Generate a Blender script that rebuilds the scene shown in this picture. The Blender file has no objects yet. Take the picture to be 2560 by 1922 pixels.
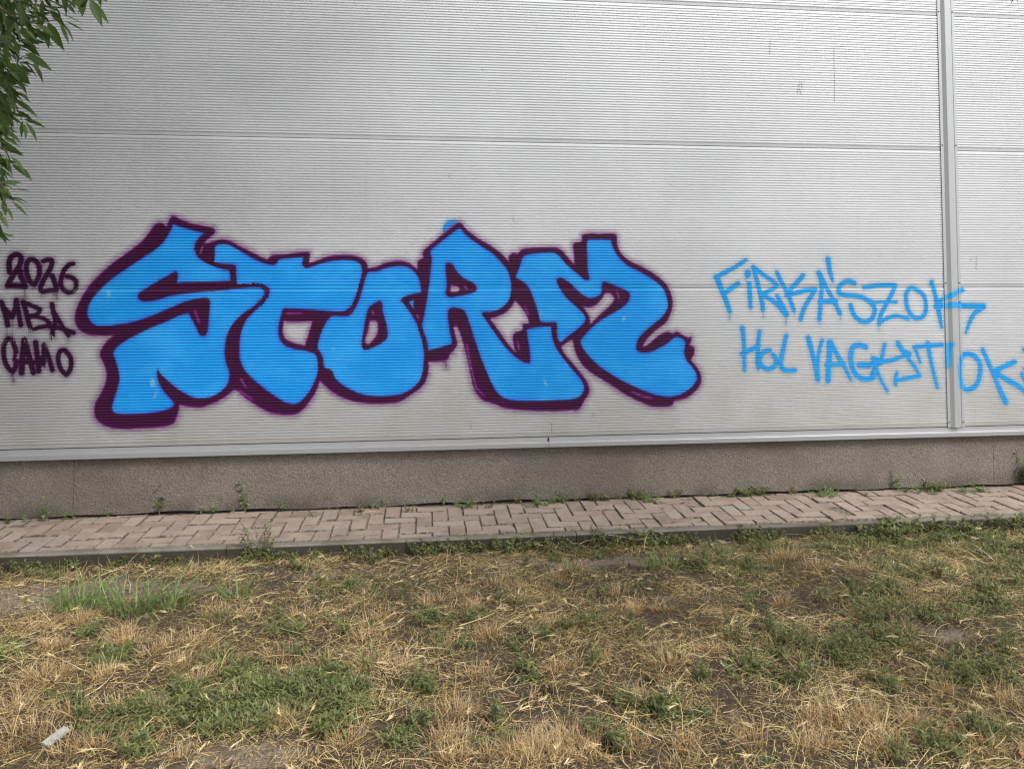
import bpy, math, random
import numpy as np
from mathutils import Vector, Matrix

# ------------------------------------------------------------------ camera
sc = bpy.context.scene
FPX, CX, CY, W0, H0 = 1924.0, 1286.4, 598.5, 2560.0, 1922.0   # photo pixels
YAW, PITCH = 0.1148, 0.0458
CAM = np.array([0.0, -5.2, 1.5315])
_f = np.array([math.sin(YAW)*math.cos(PITCH), math.cos(YAW)*math.cos(PITCH), math.sin(PITCH)])
_r = np.array([math.cos(YAW), -math.sin(YAW), 0.0])
_u = np.cross(_r, _f)
cam = bpy.data.cameras.new('camera')
cam.sensor_width = 36.0
cam.lens = 36.0*FPX/W0
cam.shift_x = -(CX-W0/2)/W0
cam.shift_y = (CY-H0/2)/W0
cam.clip_start = 0.02
cam.clip_end = 1000.0
camo = bpy.data.objects.new('camera', cam)
camo.matrix_world = Matrix(((_r[0], _u[0], -_f[0], CAM[0]), (_r[1], _u[1], -_f[1], CAM[1]),
                            (_r[2], _u[2], -_f[2], CAM[2]), (0, 0, 0, 1)))
sc.collection.objects.link(camo)
sc.camera = camo

# ------------------------------------------------------------------ light
SUN_EL, SUN_AZ = math.radians(44), math.radians(142)   # azimuth from +Y towards +X
wd = bpy.data.worlds.new('World'); sc.world = wd; wd.use_nodes = True
nt = wd.node_tree; nt.nodes.clear()
sky = nt.nodes.new('ShaderNodeTexSky'); sky.sky_type = 'NISHITA'; sky.sun_disc = False
sky.sun_elevation = SUN_EL; sky.sun_rotation = SUN_AZ
sky.dust_density = 3.0; sky.ozone_density = 1.0
hs = nt.nodes.new('ShaderNodeHueSaturation'); hs.inputs['Saturation'].default_value = 0.22   # cloud-veiled sky
bg = nt.nodes.new('ShaderNodeBackground'); bg.inputs['Strength'].default_value = 0.11
ow = nt.nodes.new('ShaderNodeOutputWorld')
nt.links.new(sky.outputs[0], hs.inputs['Color']); nt.links.new(hs.outputs[0], bg.inputs[0])
nt.links.new(bg.outputs[0], ow.inputs[0])
sl = bpy.data.lights.new('sun', 'SUN'); sl.energy = 1.5; sl.angle = math.radians(22); sl.color = (1.0, 0.985, 0.965)
so = bpy.data.objects.new('sun', sl); sc.collection.objects.link(so)
sd = Vector((math.sin(SUN_AZ)*math.cos(SUN_EL), math.cos(SUN_AZ)*math.cos(SUN_EL), math.sin(SUN_EL)))
so.rotation_euler = sd.to_track_quat('Z', 'Y').to_euler(); so.location = sd*20
vs = sc.view_settings
vs.view_transform = 'Standard'; vs.look = 'None'; vs.gamma = 1.0; vs.exposure = 1.12
vs.use_curve_mapping = False
sc.cycles.transparent_max_bounces = 16
sc.cycles.max_bounces = 6
sc.cycles.filter_width = 1.3
sc.cycles.use_denoising = True

# ------------------------------------------------------------------ helpers
rng = np.random.default_rng(7); random.seed(7)
COL = sc.collection
def ray(px, py): return _f + _r*(px-CX)/FPX - _u*(py-CY)/FPX
def wall(px, py, Y=0.0):                      # photo pixel -> point on the wall plane
    D = ray(px, py); t = (Y-CAM[1])/D[1]; return CAM + D*t
def gnd(px, py, Z=-0.06):                     # photo pixel -> point on the ground
    D = ray(px, py); t = (Z-CAM[2])/D[2]; return CAM + D*t
def at(px, py, dist):                         # photo pixel at a distance along the view axis
    return CAM + ray(px, py)*dist
def project(P):
    v = np.atleast_2d(P)-CAM; w = v@_f
    return CX+FPX*(v@_r)/w, CY-FPX*(v@_u)/w, w
def tag(o, label=None, cat=None, group=None, kind=None):
    if label: o['label'] = label
    if cat: o['category'] = cat
    if group: o['group'] = group
    if kind: o['kind'] = kind
    return o
def link(name, data, parent=None, mat=None):
    o = bpy.data.objects.new(name, data); COL.objects.link(o)
    if parent is not None: o.parent = parent
    if mat is not None and data is not None:
        for m in (mat if isinstance(mat, (list, tuple)) else [mat]):
            if m.name not in [q.name for q in data.materials if q]: data.materials.append(m)
    return o
def empty(name, loc=(0, 0, 0)):
    o = bpy.data.objects.new(name, None); COL.objects.link(o); o.location = loc; o.empty_display_size = .1
    return o
def mesh(name, V, F, smooth=False):
    me = bpy.data.meshes.new(name); me.from_pydata([tuple(v) for v in V], [], [tuple(f) for f in F]); me.update()
    if smooth: me.polygons.foreach_set('use_smooth', [True]*len(me.polygons))
    return me
def fastmesh(name, V, F, attrs=None, smooth=False, matidx=None):    # F: (n,k) array of k-gons
    V = np.asarray(V, dtype=np.float32); F = np.asarray(F, dtype=np.int32)
    me = bpy.data.meshes.new(name)
    me.vertices.add(len(V)); me.vertices.foreach_set('co', V.ravel())
    n, k = F.shape
    me.loops.add(n*k); me.loops.foreach_set('vertex_index', F.ravel())
    me.polygons.add(n); me.polygons.foreach_set('loop_start', np.arange(n, dtype=np.int32)*k)
    if matidx is not None: me.polygons.foreach_set('material_index', np.asarray(matidx, dtype=np.int32))
    me.polygons.foreach_set('use_smooth', np.full(n, smooth))
    for a, vals in (attrs or {}).items():
        at_ = me.attributes.new(a, 'FLOAT', 'POINT'); at_.data.foreach_set('value', np.asarray(vals, dtype=np.float32))
    me.update(calc_edges=True)
    return me
def box_data(x0, x1, y0, y1, z0, z1, bev=0.0):
    if bev <= 0:
        V = [(x, y, z) for z in (z0, z1) for y in (y0, y1) for x in (x0, x1)]
        F = [(0, 2, 3, 1), (4, 5, 7, 6), (0, 1, 5, 4), (2, 6, 7, 3), (0, 4, 6, 2), (1, 3, 7, 5)]
        return V, F
    b = bev
    V = [(x0, y0, z0), (x1, y0, z0), (x1, y1, z0), (x0, y1, z0),
         (x0, y0, z1-b), (x1, y0, z1-b), (x1, y1, z1-b), (x0, y1, z1-b),
         (x0+b, y0+b, z1), (x1-b, y0+b, z1), (x1-b, y1-b, z1), (x0+b, y1-b, z1)]
    F = [(3, 2, 1, 0), (8, 9, 10, 11)]
    for i in range(4):
        j = (i+1) % 4
        F += [(i, j, 4+j, 4+i), (4+i, 4+j, 8+j, 8+i)]
    return V, F
def tube(pts, radii, n=6):
    pts = [np.array(p, float) for p in pts]; V = []; F = []
    for i, p in enumerate(pts):
        d = pts[min(i+1, len(pts)-1)]-pts[max(i-1, 0)]; d = d/(np.linalg.norm(d)+1e-9)
        a = np.cross(d, (0.3, 0.9, 0.2)); a /= np.linalg.norm(a)+1e-9; b = np.cross(d, a)
        for k in range(n):
            t = 2*math.pi*k/n; V.append(p+radii[i]*(a*math.cos(t)+b*math.sin(t)))
    for i in range(len(pts)-1):
        for k in range(n):
            F.append((i*n+k, i*n+(k+1) % n, (i+1)*n+(k+1) % n, (i+1)*n+k))
    return V, F
def join(parts):
    V = []; F = []
    for v, f in parts:
        o = len(V); V += list(v); F += [tuple(i+o for i in q) for q in f]
    return V, F
def extrude_profile(prof, x0, x1, closed=True):   # prof: (y,z) list, extruded along X
    n = len(prof)
    V = [(x0, y, z) for y, z in prof]+[(x1, y, z) for y, z in prof]
    F = [(i, (i+1) % n, n+(i+1) % n, n+i) for i in range(n if closed else n-1)]
    if closed: F += [tuple(range(n-1, -1, -1)), tuple(range(n, 2*n))]
    return V, F
def lin(r, g, b):
    f = lambda c: (c/255/12.92 if c/255 <= .04045 else ((c/255+.055)/1.055)**2.4)
    return (f(r), f(g), f(b), 1.0)

# ------------------------------------------------------------------ materials
class NT:
    def __init__(s, name):
        s.m = bpy.data.materials.new(name); s.m.use_nodes = True; s.t = s.m.node_tree; s.t.nodes.clear()
        s.out = s.n('ShaderNodeOutputMaterial')
    def n(s, typ, **kw):
        x = s.t.nodes.new(typ)
        for k, v in kw.items():
            if hasattr(x, k): setattr(x, k, v)
            else: x.inputs[k].default_value = v
        return x
    def l(s, a, b): s.t.links.new(a, b)
    def noise(s, scale, detail=4, rough=.55, vec=None, mapscale=None):
        t = s.n('ShaderNodeTexNoise'); t.inputs['Scale'].default_value = scale
        t.inputs['Detail'].default_value = detail; t.inputs['Roughness'].default_value = rough
        if vec is None: vec = s.coord()
        if mapscale:
            mp = s.n('ShaderNodeMapping'); mp.inputs['Scale'].default_value = mapscale; s.l(vec, mp.inputs[0]); vec = mp.outputs[0]
        s.l(vec, t.inputs['Vector']); return t.outputs['Fac']
    def coord(s):
        if not hasattr(s, '_c'): s._c = s.n('ShaderNodeNewGeometry').outputs['Position']
        return s._c
    def ramp(s, fac, stops, interp='LINEAR'):
        r = s.n('ShaderNodeValToRGB'); r.color_ramp.interpolation = interp
        e = r.color_ramp.elements
        while len(e) < len(stops): e.new(0.5)
        for q, (p, c) in zip(e, stops): q.position = p; q.color = c if len(c) == 4 else (*c, 1)
        s.l(fac, r.inputs[0]); return r.outputs[0]
    def rng(s, v, a, b, c=0., d=1., smooth=True):
        r = s.n('ShaderNodeMapRange'); r.interpolation_type = 'SMOOTHSTEP' if smooth else 'LINEAR'
        s.l(v, r.inputs[0]); r.inputs[1].default_value = a; r.inputs[2].default_value = b
        r.inputs[3].default_value = c; r.inputs[4].default_value = d; return r.outputs[0]
    def math(s, op, a, b=None):
        m = s.n('ShaderNodeMath'); m.operation = op
        for i, v in enumerate((a, b)):
            if v is None: continue
            if isinstance(v, (int, float)): m.inputs[i].default_value = v
            else: s.l(v, m.inputs[i])
        return m.outputs[0]
    def mix(s, fac, a, b, blend='MIX'):
        m = s.n('ShaderNodeMixRGB'); m.blend_type = blend
        for i, v in zip((0, 1, 2), (fac, a, b)):
            if isinstance(v, (int, float)): m.inputs[i].default_value = v
            elif isinstance(v, tuple): m.inputs[i].default_value = v if len(v) == 4 else (*v, 1)
            else: s.l(v, m.inputs[i])
        return m.outputs[0]
    def attr(s, name):
        a = s.n('ShaderNodeAttribute'); a.attribute_name = name; return a.outputs['Fac']
    def objrand(s): return s.n('ShaderNodeObjectInfo').outputs['Random']
    def sep(s, v):
        x = s.n('ShaderNodeSeparateXYZ'); s.l(v, x.inputs[0]); return x.outputs
    def bsdf(s, col=None, rough=.6, metal=0., bump=None, bstr=.3, bdist=.01, spec=.5):
        b = s.n('ShaderNodeBsdfPrincipled')
        for k, v in (('Base Color', col), ('Roughness', rough), ('Metallic', metal), ('Specular IOR Level', spec)):
            if v is None: continue
            if isinstance(v, (int, float, tuple)): b.inputs[k].default_value = v
            else: s.l(v, b.inputs[k])
        if bump is not None:
            bp = s.n('ShaderNodeBump'); bp.inputs['Strength'].default_value = bstr; bp.inputs['Distance'].default_value = bdist
            s.l(bump, bp.inputs['Height']); s.l(bp.outputs[0], b.inputs['Normal'])
        return b
    def done(s, shader):
        s.l(shader.outputs[0] if hasattr(shader, 'outputs') else shader, s.out.inputs[0]); return s.m

def mat_panel():
    m = NT('silver_sheet_metal'); p = m.coord(); z = m.sep(p)[2]
    big = m.noise(.9, 3, mapscale=(1, 1, 1.5)); streak = m.noise(14, 3, mapscale=(1, 1, .06))
    c = m.mix(m.rng(big, .3, .7), (.465, .475, .488, 1), (.510, .520, .533, 1))
    c = m.mix(m.math('MULTIPLY', m.rng(streak, .54, .78), .20), c, (.42, .40, .36, 1))
    film = m.math('MULTIPLY', m.rng(z, 1.25, .43), m.rng(m.noise(3.5, 5), .25, .8, .25, .6))     # splashed dust film
    c = m.mix(film, c, (.36, .34, .305, 1))
    sp = m.math('MULTIPLY', m.rng(m.noise(95, 2, mapscale=(.6, 1, 1)), .735, .76), m.rng(z, 1.0, .45))
    sp2 = m.math('MULTIPLY', m.rng(m.noise(60, 1), .80, .82), .8)
    c = m.mix(m.math('MAXIMUM', sp, sp2), c, (.05, .045, .04, 1))
    r = m.rng(big, .2, .8, .47, .55)
    return m.done(m.bsdf(c, r, .55, m.noise(1.6, 3, mapscale=(1, 1, 1.6)), .05, .02))
def mat_trim(name='silver_trim', col=(.275, .28, .285, 1)):
    m = NT(name); n = m.noise(6, 5, mapscale=(1, 1, .3))
    c = m.mix(m.math('MULTIPLY', m.rng(n, .5, .8), .3), col, (.26, .25, .235, 1))
    c = m.mix(m.math('MULTIPLY', m.rng(m.noise(120, 2), .7, .74), .4), c, (.1, .09, .08, 1))
    return m.done(m.bsdf(c, .42, .3, m.noise(3, 2), .05, .01))
def mat_dark():
    m = NT('dark_gap'); return m.done(m.bsdf((.02, .02, .02, 1), .9))
def mat_plinth():
    m = NT('brown_render'); p = m.coord()
    g = m.noise(150, 3, .6); g2 = m.noise(75, 2, .5); big = m.noise(1.3, 5)
    c = m.ramp(g, [(.30, (.100, .086, .070)), (.5, (.168, .146, .121)), (.72, (.255, .226, .192))])
    c = m.mix(m.math('MULTIPLY', m.rng(big, .38, .70), .55), c, (.10, .083, .067, 1))
    run = m.math('MULTIPLY', m.rng(m.noise(5, 4, mapscale=(1, 1, .12)), .55, .75), .3)
    c = m.mix(run, c, (.21, .185, .16, 1))
    z = m.sep(p)[2]
    damp = m.math('MULTIPLY', m.rng(z, .14, .0), m.rng(m.noise(3, 5), .40, .62, .0, .75))
    c = m.mix(damp, c, (.07, .06, .045, 1))
    h = m.math('ADD', g, g2)
    return m.done(m.bsdf(c, .95, 0, h, .9, .008, .2))
def mat_paver():
    m = NT('red_concrete_paver'); r = m.objrand()
    c = m.ramp(r, [(0, (.200, .140, .112)), (.3, (.280, .202, .162)), (.6, (.330, .245, .200)), (.85, (.250, .195, .160)), (1, (.37, .290, .240))])
    g = m.noise(260, 3, .7); d = m.noise(7, 5)
    c = m.mix(.35, c, m.ramp(g, [(.3, (.10, .065, .052)), (.7, (.32, .255, .22))]))
    c = m.mix(m.rng(d, .36, .70, 0, .65), c, (.33, .275, .22, 1))
    c = m.mix(m.math('MULTIPLY', m.rng(m.noise(38, 3), .60, .70), .6), c, (.11, .085, .062, 1))
    return m.done(m.bsdf(c, .9, 0, g, .35, .003, .25))
def mat_concrete():
    m = NT('weathered_concrete'); g = m.noise(180, 3, .7); d = m.noise(5, 5)
    c = m.ramp(g, [(.3, (.10, .09, .073)), (.55, (.195, .178, .148)), (.8, (.29, .265, .225))])
    z = m.sep(m.coord())[2]
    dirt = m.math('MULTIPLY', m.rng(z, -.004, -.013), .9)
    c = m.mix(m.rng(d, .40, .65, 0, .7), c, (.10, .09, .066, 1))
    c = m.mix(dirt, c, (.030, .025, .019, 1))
    return m.done(m.bsdf(c, .95, 0, g, .5, .004, .2))
def mat_soil():
    m = NT('dry_soil'); b = m.noise(1.7, 6, .6); g = m.noise(70, 5, .7); k = m.noise(14, 4)
    bare = m.attr('bare')
    c = m.ramp(g, [(.25, (.036, .027, .018)), (.5, (.095, .071, .049)), (.75, (.19, .145, .102))])
    dust = m.ramp(m.noise(120, 6, .75), [(.34, (.11, .083, .060)), (.5, (.25, .20, .152)), (.66, (.38, .31, .24))])
    c = m.mix(m.rng(m.math('ADD', bare, m.math('MULTIPLY', m.math('SUBTRACT', m.noise(11, 5, .65), .5), 1.5)), .25, .75), c, dust)
    c = m.mix(m.rng(k, .5, .75, 0, .5), c, (.10, .078, .058, 1))
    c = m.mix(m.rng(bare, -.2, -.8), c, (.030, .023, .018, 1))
    return m.done(m.bsdf(c, 1.0, 0, m.math('ADD', g, m.noise(28, 4)), 1.0, .02, .1))
def mat_blades(name, stops, rough=.6, trans=.25):
    m = NT(name); t = m.attr('tint'); c = m.ramp(t, stops)
    b = m.bsdf(c, rough, 0, spec=.3)
    tr = m.n('ShaderNodeBsdfTranslucent'); m.l(c, tr.inputs[0])
    mx = m.n('ShaderNodeMixShader'); mx.inputs[0].default_value = trans
    m.l(b.outputs[0], mx.inputs[1]); m.l(tr.outputs[0], mx.inputs[2]); return m.done(mx)
def mat_leaf(name, stops, trans=.3, rough=.5):
    m = NT(name); r = m.objrand(); t = m.attr('tint')
    c = m.ramp(m.math('FRACT', m.math('ADD', t, m.math('MULTIPLY', r, .37))), stops)
    c = m.mix(m.math('MULTIPLY', m.noise(60, 2), .25), c, (.03, .05, .012, 1))
    b = m.bsdf(c, rough, 0, spec=.35)
    tr = m.n('ShaderNodeBsdfTranslucent'); m.l(m.mix(.25, c, (.10, .15, .02, 1)), tr.inputs[0])
    mx = m.n('ShaderNodeMixShader'); mx.inputs[0].default_value = trans
    m.l(b.outputs[0], mx.inputs[1]); m.l(tr.outputs[0], mx.inputs[2]); return m.done(mx)
def mat_plain(name, col, rough=.7, scale=60, var=.3, metal=0.):
    m = NT(name); n = m.noise(scale, 3)
    c = m.mix(m.rng(n, .3, .7), tuple(x*(1-var) for x in col[:3])+(1,), tuple(min(1, x*(1+var)) for x in col[:3])+(1,))
    return m.done(m.bsdf(c, rough, metal, n, .3, .003))
def mat_spray(name, core, edge, soft, halo, halo_w, edge_w, streak=.5, mottled=None, drop=0.):
    """sprayed paint: coverage read from the distance to the stroke's edge (metres, positive inside)"""
    m = NT(name); s = m.attr('sdf')
    fz = m.noise(55, 3, .6, mapscale=(.25, 1, 1.6)); fine = m.noise(420, 2)
    sn = m.math('ADD', s, m.math('MULTIPLY', m.math('SUBTRACT', fz, .5), soft*1.6))
    a = m.rng(sn, -soft, soft)
    h = m.rng(s, -halo_w, soft); h = m.math('MULTIPLY', m.math('MULTIPLY', h, h), halo)
    h = m.math('MULTIPLY', h, m.rng(m.math('ADD', m.math('MULTIPLY', fine, .45), m.math('MULTIPLY', fz, .55)), .36, .62, .3, 1.0))
    al = m.math('MAXIMUM', a, h)
    c = m.mix(m.rng(s, -edge_w*.3, edge_w), edge, core)
    if mottled:
        c = m.mix(m.math('MULTIPLY', m.rng(m.noise(2.6, 5, mapscale=(1, 1, 1.6)), .40, .72), .6), c, mottled)
        c = m.mix(m.math('MULTIPLY', m.rng(m.noise(5.5, 2, mapscale=(1.3, 1, .8)), .69, .74), .38), c, lin(150, 185, 180))
    b = m.bsdf(c, .5, 0, spec=.25)
    tr = m.n('ShaderNodeBsdfTransparent'); mx = m.n('ShaderNodeMixShader')
    m.l(al, mx.inputs[0]); m.l(tr.outputs[0], mx.inputs[1]); m.l(b.outputs[0], mx.inputs[2])
    return m.done(mx)

M = dict(panel=mat_panel(), trim=mat_trim(), trim2=mat_trim('cover_strip_metal', (.33, .34, .35, 1)), dark=mat_dark(), plinth=mat_plinth(), paver=mat_paver(),
         concrete=mat_concrete(), soil=mat_soil(),
         sand=mat_plain('joint_sand', (.150, .120, .090), .95, 40, .6),
         screw=mat_plain('zinc_screw', (.16, .16, .16), .4, 200, .3, .7),
         bark=mat_plain('grey_bark', (.10, .085, .065), .95, 40, .5),
         straw=mat_blades('dry_straw', [(0, (.115, .080, .040)), (.22, (.32, .225, .098)), (.45, (.57, .415, .18)), (.72, (.71, .55, .26)), (1, (.80, .68, .42))]),
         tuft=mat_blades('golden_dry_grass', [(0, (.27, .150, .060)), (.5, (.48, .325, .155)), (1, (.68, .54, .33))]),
         green=mat_blades('green_grass', [(0, (.060, .105, .032)), (.5, (.135, .205, .058)), (1, (.26, .31, .11))], .45, .3),
         weed=mat_leaf('weed_leaves', [(0, (.082, .098, .034)), (.4, (.138, .160, .056)), (.75, (.205, .230, .082)), (1, (.28, .305, .12))]),
         fresh=mat_leaf('fresh_weed_leaves', [(0, (.095, .165, .055)), (.5, (.155, .25, .08)), (1, (.24, .33, .115))]),
         ash=mat_leaf('ash_leaves', [(0, (.016, .034, .007)), (.5, (.044, .082, .013)), (1, (.095, .150, .026))], .30, .45),
         stem=mat_plain('weed_stem', (.13, .12, .05), .7, 80, .3),
         plum=mat_spray('plum_spray_paint', lin(56, 10, 50), lin(122, 18, 126), .0075, .52, .060, .015),
         blue=mat_spray('sky_blue_spray_paint', lin(24, 138, 206), lin(50, 84, 190), .006, .25, .02, .030, mottled=lin(54, 160, 218)),
         tagblue=mat_spray('blue_tag_paint', lin(30, 143, 206), lin(72, 165, 214), .0075, .30, .046, .008),
         tagplum=mat_spray('dark_plum_tag_paint', lin(40, 10, 36), lin(96, 20, 98), .0055, .40, .045, .009),
         scuff=mat_spray('dark_scuff', (.14, .14, .14, 1), (.2, .2, .2, 1), .0035, .2, .008, .003),
         )

# ------------------------------------------------------------------ building
ZB = 0.4376                                # underside joint of the lowest panel
XP0 = wall(2357.5, 620)[0]                 # left edge of the cover strip
XP1 = XP0+0.128
XL, XR = -9.0, 12.0
RIB, NR = 0.01787, 54
def panel_breaks(z0):                      # (z, y) breakpoints of one metre of micro-ribbed panel, bottom to top
    pts = [(z0+.0022, .012), (z0+.0022, .0045), (z0+.0036, .0036), (z0+.0216, .0010), (z0+.0236, .0)]
    z = z0+.0236
    for k in range(NR):
        pts += [(z+.0008, .0062), (z+.0016, .0066), (z+.0078, .0)]
        z += RIB
        if k < NR-1: pts.append((z, 0.))
    pts += [(z0+.9955, 0.), (z0+.9985, .004), (z0+.9985, .012)]
    return pts
building = empty('warehouse', (0, 0.5, 0))
tag(building, 'long silver metal-clad warehouse wall on a brown plinth covered in graffiti', 'building')
def child(o):                               # keep world coordinates under the building's base
    o.parent = building; o.matrix_parent_inverse = Matrix.Translation((0, -0.5, 0)); return o
for row in range(5):
    z0 = ZB+row
    prof = [(y, z) for z, y in panel_breaks(z0)]
    prof = prof+[(.08, z0+.9985), (.08, z0+.0022)]
    for (xa, xb) in ((XL, XP0+.012), (XP1-.012, XR)):
        V, F = extrude_profile(prof, xa, xb)
        child(link('wall_panel', mesh('wall_panel', V, F), None, M['panel']))
# dark sealing tongue behind the joints, and the body of the building
V, F = box_data(XL+.01, XR-.01, .0155, .0755, ZB-.03, ZB+5.0)
child(link('joint_seal', mesh('joint_seal', V, F), None, M['dark']))
V, F = join([box_data(XL, XR, .09, 14.0, -.5, ZB+5.02), box_data(XL-.05, XR+.05, -.05, 14.05, ZB+5.02, ZB+5.12)])
child(link('building_body', mesh('building_body', V, F), None, M['trim']))
# cover strip over the vertical joint: hat profile in plan
zc0, zc1 = ZB-.001, ZB+5.0
d = .0185
px_ = [(XP0, -.0045), (XP0+.022, -.0045), (XP0+.047, -d), (XP0+.088, -d), (XP0+.094, -.0045), (XP0+.1085, -.0045), (XP0+.109, -.0070), (XP1, -.0065)]
inner = [(x, y+.0018) for x, y in reversed(px_)]
ring = px_+inner
n = len(ring)
V = [(x, y, zc0) for x, y in ring]+[(x, y, zc1) for x, y in ring]
F = [(i, n+i, n+(i+1) % n, (i+1) % n) for i in range(n)]
m_ = len(px_)
F += [(i, i+1, n-2-i, n-1-i) for i in range(m_-1)]
cover = child(link('cover_strip', mesh('cover_strip', V, F), None, M['trim2']))
def screw_mesh():
    V = []; F = []; k = 8
    for (r, y) in ((.0062, 0), (.0062, -.0012), (.0042, -.0014), (.0042, -.0052), (.0028, -.0058)):
        V += [(r*math.cos(2*math.pi*i/k), y, r*math.sin(2*math.pi*i/k)) for i in range(k)]
    for a in range(4):
        F += [(a*k+i, a*k+(i+1) % k, (a+1)*k+(i+1) % k, (a+1)*k+i) for i in range(k)]
    F.append(tuple(range(4*k, 5*k)))
    return mesh('screw', V, F)
scm = screw_mesh()
for zz in (ZB+.035, ZB+.46-.04, ZB+1.035, ZB+.895, ZB+2.04, ZB+3.03, ZB+4.03):
    for xx in (XP0+.012, XP0+.118):
        if abs(zz-ZB-.895) < .01 and xx < XP0+.05: continue
        if abs(zz-ZB-.42) < .01: continue
        s = link('screw', scm, cover, M['screw']); s.location = (xx, -.0046 if xx < XP0+.05 else -.0076, zz)
# drip flashing in lengths
xj = wall(1371, 1090)[0]; xj2 = wall(2546, 1070)[0]
fp = [(.0065, ZB-.0038), (.0050, ZB-.027), (-.024, ZB-.033), (-.0255, ZB-.0355), (-.0255, ZB-.0645), (-.017, ZB-.062),
      (-.017, ZB-.0600), (-.0230, ZB-.0625), (-.0230, ZB-.0375), (-.0215, ZB-.0365), (.014, ZB-.03), (.014, ZB-.0038)]
for (xa, xb, dy) in ((XL, xj-.0012, 0), (xj+.0012, xj2-.001, -.0012), (xj2+.001, XR, 0)):
    V, F = extrude_profile([(y+dy, z) for y, z in fp], xa, xb)
    child(link('drip_flashing', mesh('drip_flashing', V, F), None, M['trim']))
V, F = extrude_profile([(.0056, ZB-.006), (.0036, ZB-.0275), (-.0240, ZB-.0342), (-.0244, ZB-.0360), (-.0244, ZB-.0630), (-.010, ZB-.0630)], xj-.004, xj+.004)
child(link('flashing_joint', mesh('flashing_joint', V, F), None, M['dark']))
# rendered plinth in three lengths with an uneven foot
PY = 0.030
cuts = [XL, wall(184, 1230, PY)[0], wall(2484, 1150, PY)[0], XR]
for a, b in zip(cuts[:-1], cuts[1:]):
    xs = np.arange(a+.0015, b-.0015, .06); xs = np.append(xs, b-.0015)
    V = []; F = []
    for x in xs:
        zf = .010+.005*math.sin(x*3.1)+.0045*math.sin(x*11.3+1)
        V += [(x, PY, zf), (x, PY, ZB-.02), (x, PY+.05, ZB-.02), (x, PY+.05, zf+.02), (x, PY+.02, zf-.003)]
    for i in range(len(xs)-1):
        for k in range(5): F.append((i*5+k, (i+1)*5+k, (i+1)*5+(k+1) % 5, i*5+(k+1) % 5))
    F += [(4, 3, 2, 1, 0), tuple(range(len(V)-5, len(V)))]
    F = [tuple(reversed(f)) for f in F]
    child(link('plinth_panel', mesh('plinth_panel', V, F), None, M['plinth']))

V, F = box_data(XL+.02, XR-.02, PY+.052, .085, -.4, .06)  # near-black box added in the gap under the plinth; its colour stands for shade
child(link('gap_shade', mesh('gap_shade', V, F), None, M['dark']))

# ------------------------------------------------------------------ pavement and kerb
KY = 0.640
pavement = link('pavement', mesh('pavement', *box_data(XL, XR, -KY+.058, PY+.049, -.30, -.0095)), None, M['sand'])
tag(pavement, kind='structure')
BW = 0.0995
x_lo, x_hi = wall(0, 1300)[0]-.25, wall(2560, 1220)[0]+.45
y_lo, y_hi = -KY+.0615, PY-.012
cache = {}
nb = 0; far = []
def brick_mesh(w, h):
    key = (round(w, 3), round(h, 3), random.randrange(3))
    if key not in cache:
        V, F = box_data(-w/2, w/2, -h/2, h/2, -.045, 0, .0038)
        V = [(x+random.uniform(-.0012, .0012), y+random.uniform(-.0012, .0012), z+(random.uniform(-.0012, .0012) if z > -.02 else 0)) for x, y, z in V]
        cache[key] = mesh('paver', V, F); cache[key].materials.append(M['paver']); cache[key].materials.append(M['sand'])
        cache[key].polygons.foreach_set('material_index', [0 if i == 1 else 1 for i in range(len(F))])
    return cache[key]
X0B = gnd(1000, 1300, 0)[0]
for i in range(-60, 60):
    for j in range(-30, 30):
        for kind in (0, 1):
            bx, by = i+4*j, i
            rx = (bx, bx+2, by, by+1) if kind == 0 else (bx+2, bx+3, by-1, by+1)
            xa, xb = X0B+rx[0]*BW, X0B+rx[1]*BW
            ya, yb = -KY+.06+rx[2]*BW-.03, -KY+.06+rx[3]*BW-.03
            ya, yb = max(ya, y_lo), min(yb, y_hi)
            if yb-ya < .025 or xb < XL or xa > XR: continue
            w, h = xb-xa-.0052, yb-ya-.0058
            cxm, cym = (xa+xb)/2, (ya+yb)/2
            if x_lo < cxm < x_hi:
                o = link('paver', brick_mesh(w, h), pavement); nb += 1
                o.location = (cxm, cym, random.gauss(0, .0034)-(.006 if random.random() < .06 else 0)-(.004 if cym > -.06 else 0)*random.random())
                o.rotation_euler = (random.gauss(0, .014), random.gauss(0, .010), random.gauss(0, .013))
            else:
                far.append(box_data(cxm-w/2, cxm+w/2, cym-h/2, cym+h/2, -.04, 0, .004))
o = link('outer_pavers', mesh('outer_pavers', *join(far)), pavement, M['paver']); tag(o, kind='stuff')
kerb = empty('kerb', (0, -KY, 0))
tag(kerb, 'grey concrete edging kerb between the red paving and the dry lawn', 'kerb')
kx = gnd(1015, 1350, 0)[0]
for i in range(-8, 11):
    xa, xb = kx+i*1.0+.002, kx+(i+1)*1.0-.002
    prof = [(0.0, -.30), (0.0, -.006), (.006, .002), (.050, .002), (.056, -.004), (.056, -.30)]
    V, F = extrude_profile(prof, xa, xb)
    F = [tuple(reversed(f)) for f in F]
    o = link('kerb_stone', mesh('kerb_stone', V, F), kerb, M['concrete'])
    o.location = (0, random.gauss(0, .002), random.gauss(0, .0025)); o.rotation_euler = (0, random.gauss(0, .0012), random.gauss(0, .0010))

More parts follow.
